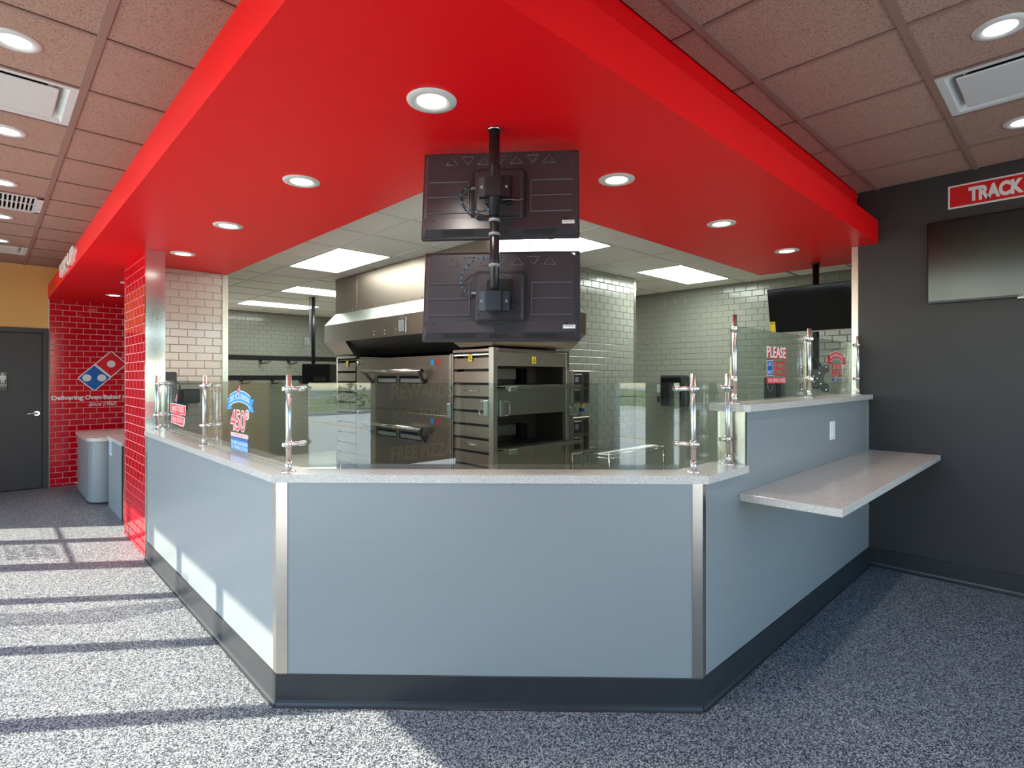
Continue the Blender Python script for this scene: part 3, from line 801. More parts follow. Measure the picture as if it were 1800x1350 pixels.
# decal 3: PLEASE DO NOT FEED THE EMPLOYEES
M3 = frame((3.42, 1.3295, 1.484), (1, 0, 0), (0, 0, 1))
obj('decal_shadow', text_mb('PLEASE', .004, .318, .155, .231, .0008, .05), 'print_red', g5, mtx=M3)
obj('decal_lettering', text_mb('PLEASE', .0, .306, .163, .234, .0014, .012), 'print_white', g5, mtx=M3)
obj('decal_border', flat([(0, .052), (.092, .052), (.092, .146), (0, .146)], .0008), 'print_white', g5, mtx=M3)
obj('decal_badge', flat([(.005, .056), (.087, .056), (.087, .142), (.005, .142)], .0012), 'print_blue', g5, mtx=M3)
obj('decal_lettering', text_mb('DO', .022, .066, .112, .134, .0016, .0), 'print_white', g5, mtx=M3)
obj('decal_lettering', text_mb('NOT', .016, .076, .062, .084, .0016, .0), 'print_white', g5, mtx=M3)
obj('decal_lettering', text_mb('FEED', .10, .314, .054, .142, .0012, -.008), 'print_red', g5, mtx=M3)
obj('decal_bar', flat([(0, .004), (.305, .004), (.305, .042), (0, .042)], .0006), 'print_red', g5, mtx=M3)
obj('decal_lettering', text_mb('THE EMPLOYEES', .008, .297, .010, .036, .0012, .0), 'print_white', g5, mtx=M3)
# decal 4
M4 = frame((4.62, 1.3295, 1.49), (1, 0, 0), (0, 0, 1))
banner(g6, M4, -.02, .34, .155, .048, .028, 'print_red', 'WE WORK HARD', 'print_white')
obj('decal_lettering', text_mb("SO YOU DON'T", .035, .29, .108, .140, .0012, .0), 'print_red', g6, mtx=M4)
obj('decal_lettering', text_mb('HAVE TO', .035, .29, .045, .100, .0012, .01), 'print_red', g6, mtx=M4)
obj('decal_bar', flat([(.04, .012), (.285, .012), (.285, .022), (.04, .022)], .0008), 'print_blue', g6, mtx=M4)
logo(g6, frame((4.745, 1.3285, 1.488), (1, 0, 0), (0, 0, 1)), .075, .058)

# ------------------------------------------------------------------ wall logo and lettering on the red tile
bl = thing('wall_logo', 'red and blue domino tile logo on the red tiled wall', 'logo', (1.22, YB - .012, 1.3))
logo(bl, frame((.926, YB - .0075, 1.315), (1, 0, 0), (0, 0, 1)), .595, .600)
wt = thing('wall_lettering', 'white slogan lettering below the logo on the red tiled wall', 'lettering', (1.2, YB - .012, 1.1))
obj('lettering', text_mb('Delivering Oven-Baked Goodness', .652, 1.80, 1.186, 1.266, .003, .035), 'print_white', wt, mtx=frame((0, YB - .0075, 0), (1, 0, 0), (0, 0, 1)))
obj('script', text_mb('Since 1960', 1.055, 1.378, 1.108, 1.170, .003, .006, .45), 'print_white', wt, mtx=frame((0, YB - .0075, 0), (1, 0, 0), (0, 0, 1)))
# channel letters on the left fascia
fl = thing('fascia_letters', 'white raised letters on the far left red soffit face', 'lettering', (SX0, 7.2, 2.62), )
MF = frame((SX0, 7.886, 0), (0, -1, 0), (0, 0, 1))
obj('letters', text_mb('PICK', .0, .70, 2.635, 2.765, .03, .03), 'print_white', fl, mtx=MF)
obj('letters', text_mb('UP', .81, 1.36, 2.635, 2.765, .03, .03), 'print_white', fl, mtx=MF)
# TRACK sign on the black wall
ts = thing('wall_sign', 'red sign with white border reading TRACK on the black wall', 'sign', (XR, .2, 2.77))
MT = frame((XR - .001, .698, 0), (0, -1, 0), (0, 0, 1))
obj('border', MB().prism([(0, 2.775), (1.05, 2.775), (1.05, 2.945), (0, 2.945)], -.0, .008), 'print_white', ts, mtx=MT)
obj('panel', MB().prism([(.012, 2.787), (1.038, 2.787), (1.038, 2.933), (.012, 2.933)], .0, .0095), 'sign_red', ts, mtx=MT)
obj('lettering', text_mb('TRACK', .118, .415, 2.806, 2.912, .011, .055), 'print_white', ts, mtx=MT)

# ------------------------------------------------------------------ wall television
tv = thing('wall_television', 'large flat television on the black wall under the TRACK sign', 'television', (XR - .05, .25, 2.08))
MTV = frame((XR - .055, .815, 2.080), (0, -1, 0), (-.035, 0, 1))
obj('bezel', MB().box(0, 1.10, 0, .605, -.04, .0, .006), 'black_gloss', tv, mtx=MTV)
obj('screen', MB().box(.010, 1.09, .020, .595, -.01, .0012), 'screen_satin', tv, mtx=MTV)
obj('bottom_bar', MB().box(.002, 1.098, .0, .016, -.01, .003, .001), 'black_metal', tv, mtx=MTV)
obj('maker_badge', MB().box(.50, .55, -.010, .0, -.008, .002, .001), 'white_plastic', tv, mtx=MTV)
obj('maker_lettering', text_mb('LG', .512, .54, .003, .014, .0008, .0), 'print_white', tv, mtx=MTV @ Matrix.Translation((0, 0, .003)))
obj('wall_bracket', MB().box(.35, .75, .15, .45, -.052, -.04), 'black_metal', tv, mtx=MTV)

# ------------------------------------------------------------------ hanging monitors on the ceiling pole
PX, PY = 1.585, 1.762
pole = thing('monitor_pole', 'black ceiling pole carrying the two back-to-view monitors', 'pole', (PX, PY, 1.80))
obj('upper_tube', MB().tube((PX, PY, 2.225), (PX, PY, ZS - .004), .0235, n=24), 'black_metal', pole)
obj('ceiling_ring', MB().tube((PX, PY, ZS - .010), (PX, PY, ZS), .030, n=24), 'steel', pole)
obj('lower_tube', MB().tube((PX, PY, 1.802), (PX, PY, 2.24), .0208, n=24), 'black_metal', pole)
for z in (2.205, 2.145, 2.01): obj('cable_tie', MB().lathe([(.0210, -.007), (.0245, -.006), (.0245, .006), (.0210, .007)], (PX, PY, z), 24), 'cable_grey', pole)
pr_r = RT.copy(); yw = math.radians(4.5)
r_m = (RT * math.cos(yw) - FW * math.sin(yw)).normalized()        # monitor width axis: right side nearer
f_m = (FW * math.cos(yw) + RT * math.sin(yw)).normalized()        # away from the lobby
th = math.radians(9.5)
u_m = (Vector((0, 0, 1)) * math.cos(th) + f_m * math.sin(th)).normalized()
def monitor(cx, cz, label, first):
    D0 = 2.545
    c = FW * D0 + RT * (cx * D0 / 963.3); c.z = cz
    t = thing('monitor', label, 'monitor', tuple(c), 'monitors on the ceiling pole')
    M = frame((0, 0, 0), r_m, u_m)           # local z points towards the lobby
    def part(n, mb, m, par=t): return obj(n, mb, m, par, local=True, mtx=M)
    W, Hh = .365, .215
    part('bezel', MB().box(-W, W, -Hh, Hh, -.022, .004, .004), 'black_plastic')
    part('screen', MB().box(-W + .012, W - .012, -Hh + .016, Hh - .012, -.0235, -.021), 'screen')
    sh_ = MB()          # tapered rear shell
    def ring(x, y0, y1, z, c=.012): return [(-x + c, y0, z), (x - c, y0, z), (x, y0 + c, z), (x, y1 - c, z), (x - c, y1, z), (-x + c, y1, z), (-x, y1 - c, z), (-x, y0 + c, z)]
    R0 = ring(W - .008, -Hh + .010, Hh - .010, .004); R1 = ring(W - .028, -Hh + .045, Hh - .022, .030)
    i = len(sh_.v); sh_.v += R0 + R1
    for k in range(8): sh_.f.append((i + k, i + (k + 1) % 8, i + 8 + (k + 1) % 8, i + 8 + k))
    sh_.f.append(tuple(range(i + 8, i + 16)))
    part('rear_shell', sh_, 'black_plastic')
    lp = MB(); lp.v += [(-W + .012, -Hh + .008, .006), (W - .012, -Hh + .008, .006), (W - .03, -Hh + .032, .040), (-W + .03, -Hh + .032, .040),
                        (-W + .012, -Hh + .085, .036), (W - .012, -Hh + .085, .036), (W - .012, -Hh + .085, .004), (-W + .012, -Hh + .085, .004)]
    lp.f += [(0, 1, 2, 3), (3, 2, 5, 4), (4, 5, 6, 7), (0, 3, 4, 7), (1, 6, 5, 2)]
    part('lower_cover', lp, 'black_plastic')
    for x0_, n_ in ((-.26, 30), (.11, 30), (-.045, 18)):
        vents = MB()
        for k in range(n_):
            x_ = x0_ + k * .005
            vents.v += [(x_, -Hh + .0125, .0135), (x_ + .0025, -Hh + .0125, .0135), (x_ + .0025, -Hh + .0275, .0348), (x_, -Hh + .0275, .0348)]
            vents.f.append(tuple(len(vents.v) - 4 + q for q in range(4)))
        part('vent', vents, 'ink')
    # centre box with surround
    sb = MB(); sb.prism([(-.118, -.148), (.113, -.148), (.126, -.135), (.126, .090), (.10, .112), (-.105, .112), (-.131, .090), (-.131, -.135)], .0, .0335); part('box_surround', sb, 'ink')
    part('centre_box', MB().box(-.113, .108, -.138, .100, .02, .055, .012), 'black_plastic')
    gr = MB()
    for k in range(34): gr.box(-.098 + k * .0058, -.0955 + k * .0058, -.136, -.129, .049, .0558)
    part('box_grille', gr, 'ink')
    for s in (-1, 1):
        for y in (.052, -.022, -.100): part('rib', MB().box(s * .142, s * .332, y - .004, y + .004, .028, .036, .0035), 'rib_highlight')
        part('rib', MB().box(s * .138, s * .145, -.105, .06, .028, .036, .003), 'rib_highlight')
    for k in range(7):
        cx_ = -.225 + k * .075; up_ = 1 if k % 2 == 0 else -1
        tri = [(-.028, -.020 * up_), (.028, -.020 * up_), (0, .020 * up_)]
        tb = MB()
        for q in range(3):
            a = tri[q]; b_ = tri[(q + 1) % 3]; tb.tube((cx_ + a[0], .158 + a[1], .0305), (cx_ + b_[0], .158 + b_[1], 0.0305), .0026, n=6)
        part('triangle_emboss', tb, 'rib_highlight')
    for (x_, y_, z_) in ((-.095, .082, .0552), (-.095, -.105, .0552), (-.30, -.142, .0375), (.30, -.142, .0375), (-.345, -.195, .012), (.345, -.195, .012)):
        part('screw_hole', MB().tube((x_, y_, z_ - .003), (x_, y_, z_ + .0008), .0062, n=12), 'ink')
    st = part('label_sticker', MB().box(.285, .340, -.172, -.150, .0372, .0388), 'white_plastic')
    bc = MB()
    for k in range(9): bc.box(.289 + k * .005, .2915 + k * .005, -.158, -.153, .0388, .0391)
    obj('barcode', bc, 'ink', st, local=True, mtx=M)
    # bracket plate on the box and cable
    part('bracket_plate', MB().box(-.055, .058, -.062, .062, .055, .062, .003), 'black_metal')
    for x_ in (-.048, .05): part('bracket_arm', MB().box(x_ - .012, x_ + .012, -.080, .05, .058, .075, .003), 'black_metal')
    if first:
        pts = [(-.118, .012, .04), (-.135, .012, .05), (-.165, -.005, .055), (-.175, -.04, .055), (-.160, -.075, .055), (-.125, -.105, .06), (-.08, -.116, .07), (-.02, -.114, .10)]
    else:
        pts = [(-.118, .0, .04), (-.135, .0, .05), (-.165, .012, .055), (-.180, .05, .06), (-.168, .10, .065), (-.13, .14, .075), (-.08, .152, .09), (-.035, .135, .12)]
    part('connector', MB().box(-.135, -.108, pts[0][1] - .006, pts[0][1] + .006, .036, .050, .003), 'cable_grey')
    P2 = [Vector(p) for p in pts]; sm = []
    for k in range(len(P2) - 1):
        p0 = P2[max(k - 1, 0)]; p1 = P2[k]; p2 = P2[k + 1]; p3 = P2[min(k + 2, len(P2) - 1)]
        for q in range(4):
            s_ = q / 4; sm.append(.5 * ((2 * p1) + (p2 - p0) * s_ + (2 * p0 - 5 * p1 + 4 * p2 - p3) * s_ ** 2 + (3 * p1 - p0 - 3 * p2 + p3) * s_ ** 3))
    sm.append(P2[-1])
    cb_ = part('video_cable', MB().path(sm, .0034 if first else .0022, 7), 'ink' if first else 'cable_blue')
    sp = MB()
    for k in range(2, len(sm) - 2, 4 if first else 2): sp.path([sm[k], sm[k + 1]], .0038 if first else .0025, 7)
    obj('cable_braid', sp, 'cable_blue' if first else 'ink', cb_, local=True, mtx=M)
    part('power_lead', MB().path([(.112, -.045, .045), (.09, -.06, .06), (.05, -.07 if first else -.01, .09), (.02, -.085 if first else .06, .115)], .002, 6), 'cable_grey' if first else 'ink')
    return c, M
def clamp(z):
    M = frame((PX, PY, z), r_m, (0, 0, 1))
    mb = MB(); mb.prism([(-.066, -.012), (.066, -.012), (.066, .014), (.040, .020), (.030, .034), (-.030, .034), (-.040, .020), (-.066, .014)], -.042, .042)
    # prism axis is local z: rotate so its axis is vertical
    mb.v = [(x, zz, y) for x, y, zz in mb.v]; mb.f = [f[::-1] for f in mb.f]
    cl_ = obj('clamp_block', mb, 'black_metal', pole, mtx=M)
    for x in (-.053, .053): obj('bolt', MB().tube((x, 0, .012), (x, 0, .018), .0065, n=12), 'cable_grey', cl_, mtx=M)
    ar = MB(); ar.box(-.035, .035, -.03, .03, -.09, -.012, .004); obj('tilt_arm', ar, 'black_metal', pole, mtx=M)
monitor(-20.5, 2.375, 'upper hanging monitor seen from behind, just under the red soffit', True)
monitor(-19.0, 1.905, 'lower hanging monitor seen from behind, in front of the oven hood', False)
clamp(2.345); clamp(1.855)

# ------------------------------------------------------------------ kitchen display on the right with spare bracket
QX, QY = 5.665, 1.752
kp = thing('monitor_pole', 'black ceiling pole with an empty bracket plate behind the raised counter glass', 'pole', (QX, QY, 1.38))
obj('tube', MB().tube((QX, QY, 1.42), (QX, QY, ZS), .028, n=20), 'black_metal', kp)
obj('ceiling_ring', MB().tube((QX, QY, ZS - .012), (QX, QY, ZS), .040, n=20), 'black_metal', kp)
MP = frame((5.60, QY - .005, 1.515), (0, -1, 0), (0, 0, 1))
vp = MB(); vp.prism([(-.125, -.125), (-.075, -.125), (-.045, -.085), (.045, -.085), (.075, -.125), (.125, -.125), (.125, -.06), (.085, -.03), (.085, .03), (.125, .06), (.125, .125), (.085, .125), (.045, .085), (-.045, .085), (-.085, .125), (-.125, .125), (-.125, .06), (-.085, .03), (-.085, -.03), (-.125, -.06)], 0, .006)
pl_ = obj('bracket_plate', vp, 'black_metal', kp, mtx=MP)
bo = MB()
for a, c in ((-.105, -.105), (.105, -.105), (.105, .105), (-.105, .105), (0, .02), (-.03, .0), (.03, .0), (.0, -.03), (.05, .05), (-.05, .05), (.06, -.05)): bo.tube((a, c, .006), (a, c, .008), .006, n=8)
obj('plate_bolts', bo, 'steel', pl_, mtx=MP)
for s in (-1, 1): obj('strut', MB().tube((QX - .03, QY, 1.72), (5.605, QY + s * .075, 1.60), .009, n=8), 'black_metal', kp)
kt = thing('display_television', 'flat display with yellow energy label hanging behind the raised counter', 'television', (5.55, 1.78, 1.96))
MK = frame((5.575, 2.132, 1.950), (0, -1, 0), (-.215, 0, .977))
obj('bezel', MB().box(0, .735, 0, .435, -.04, 0, .005), 'black_gloss', kt, mtx=MK)
obj('screen', MB().box(.010, .725, .02, .425, -.01, .001), 'screen', kt, mtx=MK)
obj('bottom_bar', MB().box(.0, .735, .0, .012, -.01, .003, .001), 'steel', kt, mtx=MK)
st = obj('energy_label', MB().box(.004, .052, .004, .120, -.001, .0022), 'sticker_yellow', kt, mtx=MK)
tb = MB(); tb.box(.010, .042, .104, .109, .0022, .0026); tb.box(.012, .036, .096, .100, .0022, .0026); tb.box(.036, .042, .030, .038, .0022, .0026)
obj('label_print', tb, 'ink', st, mtx=MK)
obj('mount_arm', MB().box(.32, .42, .15, .30, -.075, -.04), 'black_metal', kt, mtx=MK)

# ------------------------------------------------------------------ pizza oven
OX, OY0, OY1, OXB, OZ = 3.142, 3.50, 6.42, 4.14, 1.775
ov = thing('conveyor_oven', 'stainless double-deck conveyor pizza oven under the hood', 'oven', (3.6, 4.9, 0))
obj('frame_body', B(OX + .03, OXB - .05, 3.95, OY1 - .05, .12, OZ - .04), 'steel_oven', ov)
# louvred end shrouds on the long side
for (a, c) in ((3.565, 4.055), (5.94, 6.40)):
    z = .50
    while z < OZ - .05:
        z1 = min(z + .116, OZ - .03)
        p = MB(); p.v += [(OX + .012, a, z), (OX + .012, c, z), (OX - .002, c, z + .006), (OX - .002, a, z + .006), (OX + .004, a, z1 - .012), (OX + .004, c, z1 - .012), (OX + .03, c, z1 - .012), (OX + .03, a, z1 - .012), (OX + .03, a, z), (OX + .03, c, z)]
        p.f += [(0, 3, 2, 1), (3, 4, 5, 2), (4, 7, 6, 5), (0, 8, 7, 4, 3), (1, 2, 5, 6, 9), (8, 0, 1, 9)]
        p.f = [f[::-1] for f in p.f]
        obj('louvre_panel', p, 'steel_oven', ov); z += .1215
    obj('shroud_backing', B(OX + .03, OX + .05, a, c, .45, OZ - .02), 'oven_dark', ov)
    obj('shroud_cap', B(OX - .004, OX + .05, a - .01, c + .01, OZ - .024, OZ), 'steel', ov)
obj('corner_post', B(OX - .006, OX + .045, OY0, OY0 + .062, .1, OZ + .012, .003), 'steel_post', ov)
obj('corner_post', B(OXB - .05, OXB, OY0, OY0 + .05, .1, OZ + .012, .003), 'steel_post', ov)
obj('corner_post', B(OX - .004, OX + .04, OY1 - .02, OY1 + .01, .1, OZ, .003), 'steel_bright', ov)
for y in (4.075, 4.105): obj('divider_strip', B(OX - .004, OX + .03, y - .010, y + .010, .45, OZ - .03, .002), 'steel', ov)
# two oven doors with handle, window, badge
for zt, nm in ((1.735, 'up'), (1.16, 'low')):
    d = obj('oven_door', B(OX + .004, OX + .03, 4.13, 5.92, zt - .54, zt, .004), 'steel_oven', ov)
    for a, c in ((4.56, 4.985), (5.035, 5.44)):
        obj('window', B(OX - .001, OX + .006, a, c, zt - .275, zt - .195), 'black_gloss', d)
        obj('window_glow', B(OX - .002, OX, a + .02, c - .02, zt - .265, zt - .225), 'galv', d)
    wf_ = MB(); wf_.box(OX - .006, OX + .004, 4.53, 5.47, zt - .195, zt - .175); wf_.box(OX - .006, OX + .004, 4.53, 5.47, zt - .295, zt - .275); wf_.box(OX - .006, OX + .004, 4.53, 4.56, zt - .275, zt - .195); wf_.box(OX - .006, OX + .004, 5.44, 5.47, zt - .275, zt - .195); wf_.box(OX - .006, OX + .004, 4.985, 5.035, zt - .275, zt - .195)
    obj('window_frame', wf_, 'steel', d)
    hb = obj('door_handle', MB().tube((OX - .085, 4.46, zt - .145), (OX - .085, 5.62, zt - .145), .018, n=14), 'steel', d)
    for y in (4.50, 5.58):
        k = MB(); k.path([(OX - .085, y + (.05 if y > 5 else -.05), zt - .145), (OX - .083, y, zt - .15), (OX - .06, y - (.02 if y > 5 else -.02), zt - .19), (OX - .02, y - (.03 if y > 5 else -.03), zt - .24), (OX + .01, y - (.03 if y > 5 else -.03), zt - .27)], .020, 8)
        obj('handle_bracket', k, 'black_plastic', d)
    MX = frame((OX + .0035, 4.43, zt - .09), (0, -1, 0), (0, 0, 1))
    obj('badge_lettering', text_mb('XLT', .075, .19, .0, .05, .001, .02), 'print_red', d, mtx=MX)
    obj('badge_mark', MB().prism([(0, .0), (.05, .0), (.05, .05), (0, .05)], 0, .001), 'print_sky', d, mtx=MX)
    obj('latch', MB().tube((OX + .004, 5.86, zt - .045), (OX - .03, 5.86, zt - .045), .020, n=12), 'steel_bright', d)
def warn(M, w=.055, h=.065):
    s = obj('warning_sticker', MB().prism([(-w / 2, -h / 2), (w / 2, -h / 2), (w / 2, h / 2), (-w / 2, h / 2)], 0, .001), 'sticker_yellow', ov, mtx=M)
    t = MB(); a = [(-.016, -.015), (.016, -.015), (0, .016)]
    for q in range(3): t.tube((a[q][0], a[q][1], .001), (a[(q + 1) % 3][0], a[(q + 1) % 3][1], .001), .0022, n=5)
    obj('warning_triangle', t, 'ink', s, mtx=M)
warn(frame((OX - .005, 3.81, 1.700), (0, -1, 0), (0, 0, 1))); warn(frame((OX - .005, 6.14, 1.685), (0, -1, 0), (0, 0, 1)))
warn(frame((3.635, OY0 - .003, 1.682), (1, 0, 0), (0, 0, 1)))
# finger handles on the shroud louvres
for z in (1.41, .93): obj('shroud_handle', MB().path([(OX, 3.88, z), (OX - .02, 3.88, z - .004), (OX - .022, 3.78, z - .006), (OX - .02, 3.70, z - .004), (OX, 3.70, z)], .004, 6), 'steel_bright', ov)
# conveyor end: bands, openings, trays
obj('end_band', B(OX + .04, OXB - .05, OY0 + .002, OY0 + .03, 1.625, OZ - .025, .002), 'steel_panel', ov)
obj('end_cap_rail', B(OX + .04, OXB - .045, OY0 - .004, OY0 + .04, OZ - .022, OZ + .004, .002), 'steel', ov)
obj('end_band', B(OX + .04, OXB - .05, OY0 + .002, OY0 + .03, 1.190, 1.430, .002), 'steel_panel', ov)
obj('end_band', B(OX + .04, OXB - .05, OY0 + .002, OY0 + .03, .62, .885, .002), 'steel_panel', ov)
obj('inner_back', B(OX + .05, OXB - .06, 3.90, 3.94, .12, OZ - .05), 'steel_dark', ov)
for x in (OX + .046, OXB - .062): obj('side_wall', B(x, x + .012, OY0 + .03, 3.93, .5, OZ - .03), 'steel_dark', ov)
for z in (1.44, .90):
    obj('crumb_tray', B(OX + .045, OXB - .055, OY0 + .03, 3.90, z - .008, z), 'steel_oven', ov)
    tr_ = MB(); tr_.prism([(OX + .05, OY0 - .10), (OXB - .02, OY0 - .10), (OXB - .06, OY0 + .05), (OX + .05, OY0 + .05)], z + .004, z + .010)
    tr_.box(OX + .05, OXB + .08, OY0 - .106, OY0 - .098, z - .018, z + .014)
    obj('conveyor_tray', tr_, 'steel_panel', ov)
    ft = MB()
    for k in range(11): ft.tube((OX + .08 + k * .075, OY0 - .08, z + .012), (OX + .08 + k * .075, 3.88, z + .012), .003, n=5)
    for k in range(14): ft.tube((OX + .06, OY0 - .08 + k * .034, z + .014), (OXB - .07, OY0 - .08 + k * .034, z + .014), .0022, n=5)
    obj('conveyor_mesh', ft, 'oven_dark', ov)
    obj('tray_lip', B(OX + .075, OX + .165, OY0 - .125, OY0 - .10, z - .035, z + .006, .003), 'galv', ov)
    ch = MB(); ch.box(OX + .64, OX + .655, 3.80, 3.90, z, z + .17); ch.box(OX + .70, OX + .715, 3.80, 3.90, z, z + .17); obj('inner_bracket', ch, 'oven_dark', ov)
    obj('inner_baffle', B(OX + .28, OX + .60, 3.84, 3.90, z + .06, z + .17, .006), 'steel_panel', ov)
# handles with pale grips each side of the corner post
for (p, dd) in (((OX - .02, OY0 + .085, 0), (0, 1, 0)), ((OX + .085, OY0 - .02, 0), (1, 0, 0))):
    q = Vector(p); e = Vector(dd)
    for z in (1.255,):
        obj('grip_plate', MB().box(*(sorted((q.x - (.004 if dd[0] == 0 else .028), q.x + (.02 if dd[0] == 0 else .028))) + sorted((q.y - (.028 if dd[0] == 0 else .004), q.y + (.028 if dd[0] == 0 else .02)))), z - .07, z + .07, .004), 'galv', ov)
        obj('grip_bar', MB().path([q + e * .02 + Vector((0, 0, z + .062)), q + e * .07 + Vector((0, 0, z + .060)), q + e * .085 + Vector((0, 0, z + .045)), q + e * .085 + Vector((0, 0, z - .045)), q + e * .07 + Vector((0, 0, z - .060)), q + e * .02 + Vector((0, 0, z - .062))], .005, 6), 'steel_bright', ov)
obj('grip_plate', B(OX - .03, OX - .002, 4.075, 4.13, 1.14, 1.28, .004), 'galv', ov)
obj('legs', MB().box(OX + .02, OX + .08, 3.6, 3.66, 0, .2).box(OXB - .1, OXB - .04, 3.6, 3.66, 0, .2).box(OX + .05, OX + .1, 6.3, 6.36, 0, .2).box(OXB - .12, OXB - .06, 6.3, 6.36, 0, .2), 'steel', ov)
# control boxes
for z0, z1 in ((1.262, 1.588), (.785, 1.130)):
    c = obj('control_box', B(4.142, 4.40, 3.452, 3.80, z0, z1, .004), 'steel_oven', ov)
    hgt = z1 - z0
    for j, zz in enumerate((z0 + hgt * .72, z0 + hgt * .25)):
        obj('keypad', B(4.152, 4.275 if j == 0 else 4.245, 3.447, 3.453, zz - .058, zz + .058, .002), 'smoke_plastic', c)
        obj('pilot_window', B(4.165, 4.215, 3.444, 3.448, zz - .02, zz + .03, .001), 'cable_grey' if j == 0 else 'ink', c)
        sl = MB(); sl.prism([(4.335 + .026 * math.cos(t * math.pi / 10), (.045 if t < 10 else -.045) + .026 * math.sin(t * math.pi / 10)) for t in range(20)], 0, .006)
        sl.v = [(x, 3.452 - z, zz + y) for x, y, z in sl.v]; sl.f = [f[::-1] for f in sl.f]
        obj('vent_slot', sl, 'ink', c)
cd = MB(); cd.path([(4.18, 3.5, 1.262), (4.20, 3.47, 1.20), (4.25, 3.46, 1.17), (4.28, 3.5, 1.13)], .010); obj('conduit', cd, 'cable_grey', ov)
obj('gas_pipe', MB().tube((4.33, 3.5, 1.13), (4.33, 3.5, 1.262), .011, n=10), 'steel', ov)
obj('gas_valve', B(4.31, 4.355, 3.478, 3.522, 1.215, 1.245, .003), 'sticker_yellow', ov); obj('gas_valve', B(4.312, 4.353, 3.48, 3.52, 1.178, 1.214, .003), 'print_blue', ov)

# ------------------------------------------------------------------ hood
hd_ = thing('extractor_hood', 'stainless extractor hood above the pizza oven, up to the ceiling', 'hood', (3.7, 5, 1.8))
obj('upper_box', B(3.15, 4.20, 3.525, 6.468, 2.306, ZK), 'steel_hood', hd_)
for y in (5.92,): obj('panel_seam', B(3.148, 3.151, y - .002, y + .002, 2.306, ZK), 'steel_bright', hd_)
def ringbox(x0, x1, y0, y1, z): return [(x0, y0, z), (x1, y0, z), (x1, y1, z), (x0, y1, z)]
def loft(a, c):
    mb = MB(); mb.v += a + c
    for k in range(4): mb.f.append((k, (k + 1) % 4, 4 + (k + 1) % 4, 4 + k))
    return mb
obj('upper_slope', loft(ringbox(3.05, 4.30, 3.42, 6.568, 2.165), ringbox(3.15, 4.20, 3.525, 6.468, 2.306)), 'galv', hd_)
obj('canopy_band', loft(ringbox(3.05, 4.30, 3.42, 6.568, 1.951), ringbox(3.05, 4.30, 3.42, 6.568, 2.165)), 'steel_oven', hd_)
a = ringbox(3.15, 4.20, 3.525, 6.46, 1.80); c = ringbox(3.05, 4.30, 3.42, 6.568, 1.951)
for q in ([(a[3], c[3], (c[3][0], c[3][1] - .55, c[3][2]), (a[3][0], a[3][1] - .45, a[3][2])), (c[3], a[3], a[2], c[2])],
          [(a[0], a[1], c[1], c[0]), (a[0], c[0], (c[0][0], c[0][1] + .75, c[0][2]), (a[0][0], a[0][1] + .45, a[0][2]))]):
    ls = MB()
    for f in q: ls.poly(f)
    obj('lower_slope', ls, 'steel_oven', hd_)
obj('dark_interior', loft(ringbox(3.30, 4.1, 3.7, 6.35, 1.78), ringbox(3.07, 4.28, 3.44, 6.55, 1.952)), 'oven_dark', hd_)
lv = obj('vent_cover', B(3.035, 3.051, 4.70, 4.855, 1.975, 2.125, .003), 'steel_bright', hd_)
obj('vent_screen', B(3.031, 3.036, 4.722, 4.835, 1.99, 2.11), 'cable_grey', lv)
rv = MB()
for k in range(14): rv.tube((3.149, 6.2 - k * .18, 2.325), (3.144, 6.2 - k * .18, 2.325), .006, n=8)
for y in (5.35, 5.13, 4.92): 
    for z in (1.985, 2.02): rv.tube((3.05, y, z), (3.045, y, z), .006, n=8)
obj('rivets', rv, 'steel_bright', hd_)

# ------------------------------------------------------------------ kitchen details
def rail(z, hooks, label):
    t = thing('hook_rail', label, 'rail', (3.9, KB - .02, z), 'hook rails on the kitchen wall')
    obj('bar', B(2.7, 5.4, KB - .024, KB - .006, z - .042, z + .042, .004), 'black_metal', t)
    for x in hooks:
        h = obj('hook_clip', B(x - .03, x + .03, KB - .05, KB - .022, z - .07, z + .02, .006), 'black_metal', t)
        k = MB()
        for s in (-.02, .0, .02): k.path([(x + s, KB - .04, z - .05), (x + s, KB - .06, z - .10), (x + s * 2 + .03, KB - .13, z - .115), (x + s * 2 + .06, KB - .19, z - .09), (x + s * 2 + .08, KB - .21, z - .06)], .006, 6)
        obj('hook', k, 'black_metal', h)
rail(1.885, (3.695, 4.225), 'black wall rail with two hooks, the higher one')
rail(1.512, (3.365, 3.913, 4.447), 'black wall rail with three hooks, the lower one')
pt = thing('order_printer_box', 'black box hanging on a dark ceiling pole left of the oven', 'printer', (3.595, 8.15, 1.42))
pxb, pyb = 3.60, 8.13
obj('pole', MB().tube((pxb, pyb, 1.7), (pxb, pyb, ZK), .028, n=14), 'black_metal', pt)
obj('conduit', MB().tube((pxb - .04, pyb + .03, 2.02), (pxb - .04, pyb + .03, ZK), .012, n=8), 'cable_grey', pt)
MBx = frame((pxb, pyb, 1.57), RT, (0, 0, 1))
bx_ = obj('case', MB().box(-.115, .31, -.15, .152, -.16, .16, .008), 'black_gloss', pt, mtx=MBx)
obj('paper_slot', MB().box(.06, .25, -.10, -.035, .158, .1625), 'ink', bx_, mtx=MBx)
obj('slot_hood', MB().box(.05, .26, -.035, -.02, .158, .175, .003), 'black_gloss', bx_, mtx=MBx)
for z in (2.06, 1.90): obj('junction_box', MB().box(-.105, -.035, z - 1.57 - .06, z - 1.57 + .06, .02, .09, .004), 'cable_grey', pt, mtx=MBx)

